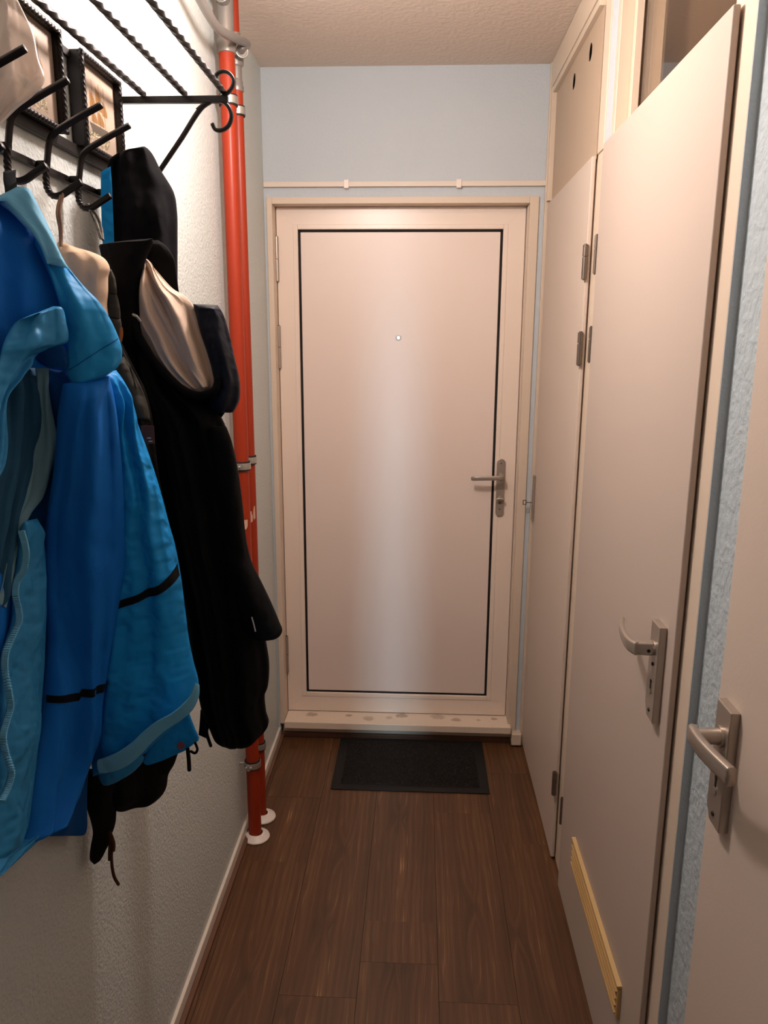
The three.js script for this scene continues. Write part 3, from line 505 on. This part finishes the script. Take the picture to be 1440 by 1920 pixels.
// ---------- garments ----------
// sheet(): a closed, folded body of cloth between a left and a right edge traced down the garment.
// rows: [left u, left v, right u, right v, left z?, right z?]
function sheet(rows, o) {
  const { zl, zr, front = 0.03, back = 0.03, folds = [], noise = 0.006, seed = 1, nu = 56, nv = 90, lobe = 0.55, least = 0.02, skew = 0 } = o;
  const L = new THREE.CatmullRomCurve3(rows.map((r) => hang(r[0], r[1], r[4] ?? zl, least)), false, 'centripetal'), R = new THREE.CatmullRomCurve3(rows.map((r) => hang(r[2], r[3], r[5] ?? zr, least)), false, 'centripetal');
  const pos = [], uv = [], idx = [], ring = 2 * nu;
  for (let i = 0; i <= nv; i++) {
    const t = i / nv, a = L.getPoint(t), b = R.getPoint(t), w = a.distanceTo(b), taper = Math.min(1, Math.sqrt(Math.min(t, 1 - t) * 14) + (o.open ? 0.25 : 0.05));
    let across = b.clone().sub(a); across.y = 0; across.normalize(); const nrm = V(-across.z, 0, across.x); if (nrm.x * 0.7 + nrm.z < 0) nrm.negate();
    for (let j = 0; j < ring; j++) {
      const isFront = j < nu, s = isFront ? j / nu : 1 - (j - nu) / nu, p = a.clone().lerp(b, s);
      const arch = Math.sin(Math.PI * Math.min(1, Math.max(0, s))) ** lobe, full = Math.min(1, w / 0.05);
      let d = (isFront ? front : -back) * arch * taper * full;
      const edge = Math.min(1, 6 * Math.min(s, 1 - s)), fade = Math.min(1, t * 12) * Math.min(1, (1 - t) * 12 + (o.open ? 0.6 : 0.1));
      let f = 0;
      for (const [n, amp, drift, ph, sharp = 1] of folds) { const q = Math.sin(2 * Math.PI * (n * (s + drift * t + 0.06 * perlin.noise(s * 3 + seed, t * 3, ph)) + ph)); f += amp * Math.sign(q) * Math.abs(q) ** sharp * (0.65 + 0.7 * perlin.noise(t * 2.5 + ph * 7, s * 2, seed)); }
      f += noise * 2 * fbm(p.x * 11 + seed * 3.1, p.y * 6.5, p.z * 11, 4);
      d += f * edge * fade * (isFront ? 1 : 0.6);
      p.addScaledVector(nrm, d); if (p.x < 0.012) p.x = 0.012 + (p.x - 0.012) * 0.05;
      pos.push(p.x, p.y, p.z); uv.push(p.x + p.z, p.y);
    }
  }
  for (let i = 0; i < nv; i++) for (let j = 0; j < ring; j++) { const j1 = (j + 1) % ring, k = i * ring; idx.push(k + j, k + ring + j, k + j1, k + j1, k + ring + j, k + ring + j1); }
  for (const i of [0, nv]) { const k = i * ring; for (let j = 1; j < nu; j++) { const a = k + j, b = k + ring - j, a1 = k + j - 1, b1 = j === 1 ? k : k + ring - j + 1; if (i) idx.push(a1, b1, a, a, b1, b); else idx.push(a1, a, b1, a, b, b1); } const a = k + nu - 1, b = k + nu, c = k + nu + 1; idx.push(a, i ? c : b, i ? b : c); }
  const g = new THREE.BufferGeometry(); g.setAttribute('position', new THREE.Float32BufferAttribute(pos, 3)); g.setAttribute('uv', new THREE.Float32BufferAttribute(uv, 2)); g.setIndex(idx); g.computeVertexNormals();
  g.userData = { pos, ring, nu, nv }; return g;
}
// a strip of tape lying on the front of a sheet between two rows (given by t) across the sheet
function tapeOn(geo, from, to, halfWidth, lift, s0 = 0.02, s1 = 0.98, step = 0) {
  const { pos, ring, nu, nv } = geo.userData, at = (s, t) => { const x = Math.min(nu - 1.001, Math.max(0, s * nu)), y = Math.min(nv - 0.001, Math.max(0, t * nv)), j = Math.floor(x), i = Math.floor(y), f = x - j, g = y - i, q = (ii, jj) => { const k = (ii * ring + jj) * 3; return V(pos[k], pos[k + 1], pos[k + 2]); }; return q(i, j).lerp(q(i, j + 1), f).lerp(q(i + 1, j).lerp(q(i + 1, j + 1), f), g); };
  const P = [], I = [], n = 40, toCam = (p, e) => p.addScaledVector(V(0.25, 0.1, 1).normalize(), e);
  for (let k = 0; k <= n; k++) { const s = s0 + (s1 - s0) * k / n, t = from + (to - from) * k / n + (step && k > n * 0.4 ? step : 0); const a = toCam(at(s, t - halfWidth), lift), b = toCam(at(s, t + halfWidth), lift), c = toCam(at(s, t - halfWidth), -lift), d = toCam(at(s, t + halfWidth), -lift); for (const q of [a, b, c, d]) P.push(q.x, q.y, q.z); }
  for (let k = 0; k < n; k++) { const a = k * 4, b = a + 4; I.push(a, a + 1, b, b, a + 1, b + 1, a + 2, b + 2, a + 3, b + 2, b + 3, a + 3, a, b, a + 2, b, b + 2, a + 2, a + 1, a + 3, b + 1, b + 1, a + 3, b + 3); }
  const g = new THREE.BufferGeometry(); g.setAttribute('position', new THREE.Float32BufferAttribute(P, 3)); g.setAttribute('uv', new THREE.Float32BufferAttribute(new Float32Array(P.length / 3 * 2), 2)); g.setIndex(I); g.computeVertexNormals(); return g;
}
{ // blue strip garment and black hooded jacket on the farthest hook
  const e = thing('blue_garment', 'bright blue garment showing as a narrow strip beside the black hood', 'garment', V(0.02, 1.6, 1.60));
  part('body', sheet([[189, 322, 207, 312], [189, 350, 210, 350], [190, 400, 212, 400], [192, 450, 214, 450], [196, 500, 214, 500]], { zl: 1.646, zr: 1.642, front: 0.003, back: 0.006, seed: 3, noise: 0.002, least: 0.014 }), M.blueShell, e);
}
{
  const d = thing('hooded_jacket', 'plain black hooded jacket hanging at the scroll bracket end of the rack', 'jacket', V(0.07, 0.95, 1.60));
  part('hood', sheet([[222, 292, 270, 274], [208, 300, 284, 286], [205, 330, 301, 318], [204, 370, 326, 361], [203, 410, 332, 395], [203, 450, 333, 450], [205, 500, 333, 490], [210, 560, 333, 540], [225, 600, 333, 560]], { zl: 1.595, zr: 1.575, front: 0.034, back: 0.045, least: 0.034, seed: 8, noise: 0.012, folds: [[2.3, 0.006, 0.3, 0.2]], lobe: 0.5, nv: 100 }), M.blackFleece, d);
  part('hood_edge', tube([onZ(222, 292, 1.615), onZ(209, 303, 1.618), onZ(206, 340, 1.62), onZ(205, 400, 1.62), onZ(205, 460, 1.62)].map((p) => { p.x = Math.max(p.x, 0.024); return p; }), 0.0042, 60, 10), M.blackFleece, d);
  part('body', sheet([[222, 570, 333, 545], [222, 640, 336, 600], [235, 760, 350, 720], [255, 900, 372, 900], [280, 1100, 390, 1100], [300, 1240, 400, 1250]], { zl: 1.565, zr: 1.55, front: 0.012, back: 0.05, seed: 9, noise: 0.01, folds: [[2.6, 0.008, 0.1, 0.4]] }), M.blackFleece, d);
}
{ // long black jacket with pale lined hood
  const c = thing('lined_jacket', 'long black jacket whose drooping hood shows a satin cream lining', 'jacket', V(0.15, 0.85, 1.70));
  const z = 1.70;
  part('hanging_loop', merged([tube([V(0.034, 1.842, 1.698), onX(176, 410, 0.045), onX(183, 428, 0.05), onX(190, 448, 0.055)], 0.0028, 30, 8), tube([V(0.036, 1.842, 1.700), onX(182, 405, 0.047), onX(190, 430, 0.052), onX(193, 450, 0.057)], 0.0024, 30, 8)]), std({ map: dataTexture(16, 64, (x, y, i, j) => ((j >> 1) + (i >> 2)) % 3 === 0 ? [0.8, 0.78, 0.74] : [0.05, 0.05, 0.05], 0, true), roughness: 0.8 }), c, 'speckled black and white hanging loop');
  part('collar', sheet([[187, 458, 286, 447], [190, 470, 280, 462], [198, 500, 268, 484], [210, 540, 256, 520], [222, 580, 249, 552], [228, 620, 246, 590], [230, 680, 246, 640]], { zl: 1.70, zr: 1.735, front: 0.022, back: 0.03, seed: 12, noise: 0.006, least: 0.03 }), M.blackCloth, c);
  part('hood_lining', sheet([[262, 480, 272, 484], [255, 512, 293, 507], [247, 545, 324, 541], [245, 580, 348, 556], [250, 612, 366, 580], [268, 640, 376, 618], [284, 668, 390, 655], [305, 694, 400, 690], [335, 722, 404, 715], [362, 738, 396, 734]], { zl: 1.715, zr: 1.70, front: 0.016, back: 0.02, seed: 21, noise: 0.005, folds: [[2.1, 0.013, 0.16, 0.55, 0.6], [4.7, 0.005, -0.12, 0.1, 0.7]], nu: 90, nv: 120, lobe: 0.7 }), M.creamLining, c, 'shiny cream hood lining in soft folds');
  part('hood_shell', sheet([[262, 452, 296, 450], [262, 464, 312, 462], [262, 482, 326, 484], [266, 505, 332, 520], [268, 560, 338, 555], [275, 620, 362, 590], [300, 690, 400, 660], [335, 735, 430, 730], [370, 762, 428, 762], [372, 785, 414, 785]], { zl: 1.675, zr: 1.67, front: 0.006, back: 0.02, seed: 31, noise: 0.004 }), M.blackCloth, c);
  part('hood_brim', sheet([[362, 570, 408, 572], [368, 588, 419, 590], [376, 622, 431, 630], [388, 658, 440, 672], [398, 692, 447, 702], [402, 720, 450, 725], [396, 745, 448, 752], [396, 766, 438, 770], [402, 773, 432, 774]], { zl: 1.71, zr: 1.69, front: 0.028, back: 0.05, seed: 41, noise: 0.009, folds: [[1.6, 0.004, 0.5, 0.2]], lobe: 0.6 }), M.navyBrim, c, 'dark navy hood brim');
  part('hood_rim', capped([onZ(246, 585, 1.725), onZ(256, 622, 1.73), onZ(272, 650, 1.735), onZ(288, 676, 1.735), onZ(310, 702, 1.735), onZ(340, 728, 1.735), onZ(372, 742, 1.73), onZ(402, 732, 1.73), onZ(410, 712, 1.725)], 0.0065, 90, 12), M.blackCloth, c);
  part('body', sheet([[215, 560, 246, 565], [225, 610, 258, 625], [235, 660, 284, 668], [245, 700, 312, 700], [255, 735, 352, 735], [262, 765, 405, 770], [270, 795, 421, 794], [280, 840, 433, 838], [290, 900, 447, 900], [305, 960, 455, 960], [318, 1020, 462, 1016], [330, 1060, 470, 1052], [345, 1130, 488, 1120], [355, 1190, 498, 1195], [362, 1240, 505, 1245], [368, 1285, 502, 1288], [374, 1315, 497, 1300], [380, 1340, 499, 1332], [392, 1366, 504, 1354], [402, 1388, 490, 1374], [415, 1400, 450, 1401]], { zl: 1.70, zr: 1.67, front: 0.045, back: 0.05, seed: 51, noise: 0.012, folds: [[2.4, 0.012, 0.12, 0.3], [5, 0.004, 0.1, 0.7]], nv: 150, nu: 64, lobe: 0.5 }), M.blackCloth, c);
  part('sleeve', sheet([[395, 800, 424, 800], [398, 860, 442, 866], [404, 930, 452, 930], [412, 1000, 461, 1012], [420, 1050, 471, 1052], [430, 1090, 489, 1088], [442, 1130, 509, 1130], [455, 1165, 524, 1166], [464, 1188, 529, 1180], [472, 1199, 522, 1191]], { zl: 1.725, zr: 1.70, front: 0.03, back: 0.04, seed: 61, noise: 0.008, open: true }), M.blackCloth, c);
  part('reflective_piping', tube([onZ(472, 1157, 1.745), onZ(475, 1168, 1.745), onZ(479, 1184, 1.745)], 0.0012, 20, 6), std({ color: '#b8bcc2', roughness: 0.4 }), c, 'short pale reflective piping');
  part('hem_tab', sheet([[376, 1330, 392, 1345], [374, 1360, 392, 1362], [372, 1378, 388, 1385]], { zl: 1.70, zr: 1.70, front: 0.006, back: 0.006, seed: 5, noise: 0.001, nu: 16, nv: 16 }), M.blackCloth, c);
  part('drawcord', capped([onZ(385, 1360, 1.71), onZ(389, 1380, 1.71), onZ(395, 1398, 1.71)], 0.0032, 20, 8), M.blackCloth, c);
  part('zip_end', capped([onZ(250, 590, 1.745), onZ(257, 594, 1.748), onZ(263, 602, 1.746)], 0.0022, 20, 8), M.zinc, c, 'curled end of a metal zip');
}
{ // olive jacket with tan hood
  const b = thing('padded_jacket', 'dark olive padded jacket with a tan hood, squeezed between blue and black jackets', 'jacket', V(0.1, 0.7, 1.80));
  part('hanging_loop', merged([tube([V(0.042, 1.842, 1.803), onX(107, 400, 0.045), onX(112, 430, 0.045), onX(114, 462, 0.045)], 0.0021, 30, 8), tube([V(0.046, 1.842, 1.806), onX(112, 400, 0.048), onX(115, 430, 0.047), onX(115, 462, 0.045)], 0.0021, 30, 8)]), M.loopTan, b, 'thin tan hanging loop');
  part('hood', sheet([[111, 452, 117, 455], [108, 466, 142, 464], [106, 484, 176, 474], [106, 505, 197, 486], [108, 530, 206, 503], [110, 555, 203, 520], [114, 580, 203, 548], [120, 600, 201, 572], [130, 620, 204, 598], [145, 645, 205, 635], [160, 660, 204, 655]], { zl: 1.815, zr: 1.80, front: 0.028, back: 0.03, seed: 71, noise: 0.007, folds: [[1.6, 0.004, 0.6, 0.3]], nu: 64 }), M.tanHood, b, 'tan cotton hood');
  part('padded_collar', merged([[[196, 503, 209, 505], [196, 520, 216, 522], [198, 540, 219, 543], [199, 552, 219, 554]], [[197, 548, 219, 552], [197, 565, 223, 566], [199, 585, 226, 588], [200, 596, 226, 600]], [[198, 592, 226, 596], [198, 615, 229, 618], [200, 640, 228, 644], [202, 652, 224, 656]]].map((r, i) => sheet(r, { zl: 1.79, zr: 1.785, front: 0.02, back: 0.02, seed: 80 + i, noise: 0.004, nu: 28, nv: 28, lobe: 0.45 }))), M.olive, b, 'quilted olive collar');
  part('orange_tag', sheet([[225, 615, 230, 614], [224, 630, 231, 626], [225, 642, 229, 640]], { zl: 1.80, zr: 1.80, front: 0.002, back: 0.002, seed: 2, noise: 0, nu: 10, nv: 10 }), fabric('#c0703c'), b, 'small orange tag');
  part('body', sheet([[200, 640, 228, 642], [208, 680, 250, 690], [214, 720, 270, 726], [222, 770, 284, 775], [232, 830, 291, 835], [245, 900, 300, 905], [262, 980, 318, 985], [275, 1060, 335, 1070], [270, 1160, 350, 1170], [240, 1260, 352, 1270], [210, 1350, 345, 1360], [185, 1420, 328, 1430], [175, 1455, 316, 1452], [172, 1480, 312, 1476], [190, 1505, 300, 1494], [215, 1516, 270, 1508]], { zl: 1.80, zr: 1.775, front: 0.028, back: 0.03, seed: 91, noise: 0.010, folds: [[2, 0.008, 0.2, 0.1]], nv: 130 }), M.oliveDark, b);
  part('shoulder', sheet([[212, 680, 232, 668], [220, 710, 252, 700], [232, 740, 270, 738], [240, 765, 280, 772], [246, 785, 282, 790]], { zl: 1.815, zr: 1.80, front: 0.022, back: 0.02, seed: 95, noise: 0.006, nu: 30, nv: 40, lobe: 0.5 }), M.olive, b, 'olive padded shoulder');
  part('label_patch', box(0, 0.02, 0, 0.028, 0, 0.001).applyMatrix4(new THREE.Matrix4().makeRotationY(0.1)).translate(...onZ(266, 832, 1.822).toArray()), std({ color: '#5a2a14', roughness: 0.7 }), b, 'small brown label');
  for (const [u, v] of [[276, 822], [279, 828]]) part('label_print', box(0, 0.006, 0, 0.0012, 0, 0.0006).translate(...onZ(u, v, 1.8246).toArray()), std({ color: '#d8cfc4', roughness: 0.7 }), b);
  part('tail', sheet([[160, 1440, 222, 1450], [160, 1480, 220, 1485], [163, 1515, 218, 1518], [170, 1540, 217, 1540], [174, 1562, 211, 1560], [172, 1590, 200, 1585], [174, 1612, 186, 1606], [176, 1621, 179, 1620]], { zl: 1.83, zr: 1.82, front: 0.018, back: 0.02, seed: 99, noise: 0.006, nu: 40 }), M.oliveDark, b);
  part('drawcord', merged([capped([hang(207, 1562, 1.84), hang(210, 1585, 1.845), hang(209, 1605, 1.845), hang(211, 1630, 1.845), hang(215, 1646, 1.845), hang(222, 1658, 1.845)], 0.0028, 50, 8), capped([hang(207, 1562, 1.84), hang(213, 1580, 1.85), hang(213, 1594, 1.85)], 0.003, 24, 8), capped([hang(206, 1580, 1.84), hang(205, 1600, 1.84), hang(205, 1612, 1.84)], 0.0024, 24, 8)]), M.cord, b, 'brown drawcord with knot');
}
{ // blue two-tone rain jacket, nearest
  const a = thing('rain_jacket', 'large bright blue rain jacket with pale blue collar, black arm stripes and open zip', 'jacket', V(0.12, 0.7, 1.92));
  part('hanging_loop', sheet([[6, 322, 30, 318], [6, 335, 30, 332], [8, 350, 32, 348], [10, 366, 34, 364]], { zl: 1.93, zr: 1.925, front: 0.003, back: 0.003, seed: 1, noise: 0.0, nu: 16, nv: 16, least: 0.03 }), M.loopDark, a, 'dark hanging loop');
  part('hood_inside', sheet([[-40, 380, 40, 375], [-50, 420, 78, 420], [-60, 470, 102, 465], [-60, 530, 120, 520], [-60, 580, 130, 580], [-50, 640, 135, 640], [-40, 690, 132, 690]], { zl: 1.95, zr: 1.925, front: -0.022, back: 0.034, least: 0.03, seed: 101, noise: 0.007, folds: [[2.5, 0.006, 0.3, 0.15]] }), M.blueDeep, a);
  part('collar_band', sheet([[-12, 372, 34, 349], [2, 384, 54, 354], [20, 398, 66, 374], [42, 420, 82, 406], [62, 440, 98, 440], [76, 462, 114, 478], [88, 494, 128, 504]], { zl: 1.955, zr: 1.93, front: 0.012, back: 0.012, seed: 111, noise: 0.004, folds: [[1.2, 0.003, 0.5, 0.1]] }), M.blueLight, a, 'pale blue collar band');
  const flap = sheet([[66, 440, 86, 448], [78, 468, 110, 478], [92, 506, 132, 508], [104, 545, 160, 540], [114, 580, 186, 566], [122, 615, 206, 597], [126, 650, 222, 632], [124, 690, 229, 658], [130, 712, 224, 684], [142, 728, 190, 710]], { zl: 1.945, zr: 1.915, front: 0.016, back: 0.016, seed: 121, noise: 0.006, folds: [[1.4, 0.004, 0.3, 0.6]], nu: 64 });
  part('collar_flap', flap, M.blueMid, a, 'blue collar flap');
  part('flap_seam', tapeOn(flap, 0.80, 0.675, 0.0022, 0.0010, 0.03, 0.985), M.blueNavy, a);
  part('body', sheet([[70, 600, 196, 610], [44, 700, 206, 700], [34, 800, 214, 800], [30, 900, 222, 900], [30, 1050, 226, 1050], [36, 1200, 214, 1200], [44, 1350, 188, 1350], [56, 1450, 160, 1440]], { zl: 1.90, zr: 1.875, front: 0.001, back: 0.012, seed: 127, noise: 0.002, least: 0.013 }), M.blueNavy, a);
  part('front_facing', sheet([[60, 592, 100, 574], [30, 604, 116, 577], [12, 630, 124, 602], [4, 652, 127, 640], [0, 672, 96, 650], [-4, 696, 60, 662], [-6, 720, 44, 690], [-10, 750, 26, 716], [-14, 780, 16, 740], [-20, 810, 12, 770], [-24, 850, 15, 830], [-30, 880, 10, 870], [-30, 900, -4, 900]], { zl: 2.01, zr: 1.965, front: 0.005, back: 0.008, least: 0.055, seed: 131, noise: 0.009, folds: [[1.9, 0.006, 0.5, 0.3, 0.7]] }), M.blueFront, a, 'pale blue folded front facing');
  part('facing_underside', sheet([[66, 640, 100, 638], [62, 652, 122, 652], [64, 668, 128, 672], [90, 684, 126, 690], [108, 690, 122, 694]], { zl: 1.955, zr: 1.95, front: 0.006, back: 0.012, least: 0.05, seed: 137, noise: 0.003, nu: 30, nv: 30 }), M.blueNavy, a);
  part('lining', sheet([[0, 690, 84, 690], [4, 730, 84, 730], [6, 770, 82, 770], [6, 810, 78, 815], [2, 850, 72, 850], [-4, 900, 64, 900], [-10, 950, 52, 940], [-16, 1000, 40, 980], [-22, 1050, 30, 1020], [-26, 1090, 24, 1060], [-30, 1130, 18, 1100], [-34, 1160, 8, 1140]], { zl: 1.985, zr: 1.925, front: 0.006, back: 0.012, least: 0.03, seed: 141, noise: 0.005, folds: [[2.7, 0.010, 0.12, 0.4, 0.6]], nu: 64 }), M.liningDark, a, 'dark blue folds of the inner lining');
  part('lining_edge', sheet([[66, 690, 92, 688], [68, 730, 92, 730], [66, 770, 98, 770], [62, 815, 107, 815], [58, 850, 108, 838], [54, 890, 98, 880], [44, 930, 80, 930], [34, 965, 56, 962], [24, 1005, 40, 1000], [14, 1050, 32, 1040], [6, 1090, 25, 1090], [-4, 1130, 12, 1140]], { zl: 1.95, zr: 1.945, front: 0.007, back: 0.009, least: 0.038, seed: 143, noise: 0.004, folds: [[1.3, 0.004, 0.3, 0.1]], nu: 40 }), M.blueLining, a, 'greyish blue lining edge');
  part('storm_flap', sheet([[84, 690, 140, 700], [88, 730, 152, 748], [96, 770, 146, 770], [104, 805, 122, 800], [107, 818, 110, 816]], { zl: 1.935, zr: 1.93, front: 0.006, back: 0.008, seed: 145, noise: 0.003, nu: 30, nv: 40 }), M.blueNavy, a);
  const zipPanel = sheet([[46, 978, 70, 972], [46, 1010, 80, 1010], [36, 1060, 84, 1060], [30, 1110, 84, 1110], [28, 1160, 84, 1160], [6, 1240, 82, 1240], [4, 1300, 78, 1300], [2, 1360, 72, 1360], [-2, 1420, 66, 1420], [-4, 1480, 58, 1480], [-10, 1540, 52, 1540], [-14, 1590, 40, 1575], [-20, 1620, 20, 1602]], { zl: 2.03, zr: 1.97, front: 0.014, back: 0.016, least: 0.048, seed: 151, noise: 0.009, folds: [[1.2, 0.004, 0.4, 0.4]], nu: 50, nv: 140 });
  part('front_panel', zipPanel, M.blueFront, a, 'shiny pale blue front panel');
  part('inner_front', sheet([[-40, 1080, 30, 1070], [-44, 1180, 26, 1180], [-48, 1280, 10, 1280], [-50, 1400, 8, 1400], [-54, 1520, 4, 1520], [-60, 1640, -6, 1640]], { zl: 2.06, zr: 2.0, front: 0.006, back: 0.02, least: 0.032, seed: 155, noise: 0.006 }), M.blueDeep, a);
  const zipPath = [[38, 994], [45, 1020], [47, 1040], [42, 1068], [30, 1088], [27, 1112], [33, 1142], [34, 1162], [22, 1190], [9, 1222], [7, 1250], [14, 1290], [18, 1322], [10, 1352], [4, 1378], [10, 1412], [20, 1448], [12, 1476], [2, 1498]].map(([u, v]) => hang(u, v, 2.08, 0.066));
  part('zip_tape', tube(zipPath, 0.0034, 160, 8), M.zipper, a, 'curving blue zip');
  const zc = new THREE.CatmullRomCurve3(zipPath, false, 'centripetal'), teeth = [];
  for (let i = 0; i < 130; i++) { const p = zc.getPoint((i + 0.5) / 130), q = zc.getTangent((i + 0.5) / 130), g = new THREE.BoxGeometry(0.0075, 0.0022, 0.003); g.rotateZ(Math.atan2(-q.x, -q.y) * -1); g.translate(p.x + 0.0034, p.y, p.z + 0.0034); teeth.push(g); }
  const tz = part('zip_teeth', merged(teeth), M.blueLight, a); tz.userData.kind = 'stuff';
  const near = sheet([[118, 720, 205, 705], [108, 780, 215, 750], [104, 840, 222, 800], [98, 900, 228, 870], [88, 960, 233, 930], [80, 1020, 235, 1000], [80, 1080, 236, 1060], [80, 1140, 230, 1100], [82, 1200, 219, 1160], [78, 1260, 207, 1225], [74, 1320, 196, 1300], [66, 1390, 180, 1370], [58, 1450, 158, 1430], [50, 1510, 128, 1480], [44, 1560, 106, 1515], [36, 1585, 84, 1552]], { zl: 1.955, zr: 1.915, front: 0.032, back: 0.03, least: 0.042, seed: 161, noise: 0.008, folds: [[1.7, 0.009, -0.12, 0.35], [3.4, 0.004, 0.1, 0.2]], nu: 70, nv: 150, open: true });
  part('sleeve', near, M.blueDeep, a, 'deep blue sleeve with a black stripe');
  part('arm_stripe', tapeOn(near, 0.652, 0.655, 0.0075, 0.0012, 0.03, 0.985, -0.008), M.blackTape, a, 'black stripe round the sleeve');
  part('hem_band', sheet([[74, 1556, 118, 1502], [50, 1578, 112, 1518], [24, 1592, 96, 1540], [-4, 1606, 78, 1566], [-20, 1622, 60, 1585], [-30, 1642, 34, 1608], [-40, 1660, -4, 1640]], { zl: 2.02, zr: 1.965, front: 0.008, back: 0.012, least: 0.052, seed: 171, noise: 0.004, folds: [[3, 0.003, 0.2, 0.1]] }), M.blueFront, a, 'pale blue hem band');
  part('back_panel', sheet([[60, 1380, 168, 1340], [62, 1440, 166, 1420], [66, 1500, 163, 1480], [74, 1540, 162, 1530], [78, 1560, 160, 1556], [84, 1568, 152, 1567]], { zl: 1.92, zr: 1.88, front: 0.01, back: 0.02, seed: 175, noise: 0.005, folds: [[2, 0.006, 0.1, 0.4]], open: true }), M.blueNavy, a);
  const far = sheet([[196, 700, 218, 694], [206, 760, 236, 740], [206, 820, 262, 808], [212, 880, 284, 868], [216, 940, 302, 925], [204, 1000, 318, 985], [206, 1050, 328, 1020], [206, 1090, 340, 1085], [200, 1130, 347, 1140], [192, 1180, 354, 1195], [182, 1230, 363, 1240], [174, 1280, 372, 1275], [168, 1330, 371, 1300], [162, 1370, 352, 1338], [174, 1405, 322, 1364], [172, 1435, 290, 1388], [174, 1456, 262, 1416]], { zl: 1.905, zr: 1.87, front: 0.030, back: 0.030, seed: 181, noise: 0.010, folds: [[1.6, 0.009, -0.2, 0.15], [3.3, 0.004, -0.3, 0.5]], nu: 70, nv: 150 });
  part('sleeve', far, M.blueShell, a, 'bright blue sleeve with crinkled lower half');
  part('arm_stripe', tapeOn(far, 0.492, 0.418, 0.0105, 0.0014, 0.12, 0.985), M.blackTape, a, 'black stripe round the sleeve');
  part('cuff_band', sheet([[366, 1280, 374, 1284], [358, 1304, 373, 1306], [342, 1322, 362, 1330], [322, 1338, 340, 1350], [296, 1352, 312, 1368], [272, 1370, 286, 1390], [248, 1392, 264, 1414], [222, 1410, 238, 1436], [198, 1420, 208, 1448], [183, 1424, 186, 1450]], { zl: 1.94, zr: 1.925, front: 0.006, back: 0.01, seed: 185, noise: 0.003, nu: 24, nv: 100, lobe: 0.4 }), M.blueLight, a, 'pale blue cuff band');
  part('cuff_end', sheet([[183, 1432, 262, 1410], [184, 1448, 270, 1420], [188, 1464, 258, 1440], [194, 1472, 230, 1458]], { zl: 1.895, zr: 1.885, front: 0.012, back: 0.014, seed: 187, noise: 0.004, nu: 40, nv: 30, open: true }), M.blueFront, a);
  part('inner_cuff', sheet([[270, 1370, 352, 1325], [270, 1390, 358, 1345], [272, 1410, 366, 1366], [268, 1428, 373, 1386], [272, 1433, 362, 1396], [274, 1434, 346, 1408]], { zl: 1.865, zr: 1.855, front: 0.010, back: 0.014, seed: 191, noise: 0.006, nu: 40, nv: 40 }), M.blueShell, a);
  part('snap_button', cyl(onZ(339, 1398, 1.876), onZ(339, 1398, 1.882), 0.0062, 0.0055, 16), std({ color: '#5e1f2c', roughness: 0.5 }), a, 'dark red snap button');
  part('toggle_cord', merged([capped([onZ(352, 1405, 1.875), onZ(354, 1425, 1.875), onZ(355, 1443, 1.875)], 0.0034, 24, 8), capped([onZ(366, 1393, 1.87), onZ(370, 1405, 1.87), onZ(366, 1412, 1.87), onZ(358, 1409, 1.87)], 0.0022, 24, 8)]), M.blackCloth, a, 'black toggle cord');
}
{ // white plastic bag on the next hook
  const b = thing('plastic_bag', 'glossy white plastic bag hanging over the rack beside the ship pictures', 'bag', V(0.06, 1.93, 2.06));
  part('bag', sheet([[-60, -30, 26, -14], [-70, 20, 44, 22], [-90, 70, 62, 62], [-100, 120, 72, 110], [-100, 160, 84, 150], [-90, 200, 64, 178], [-80, 225, 34, 202], [-70, 246, 4, 230], [-60, 252, -20, 244]], { zl: 1.99, zr: 1.97, front: 0.012, back: 0.02, seed: 201, noise: 0.006, folds: [[2.2, 0.006, 0.7, 0.3, 0.6]], nu: 70, nv: 90, least: 0.024 }), M.bag, b);
}
renderer.render(scene, camera);
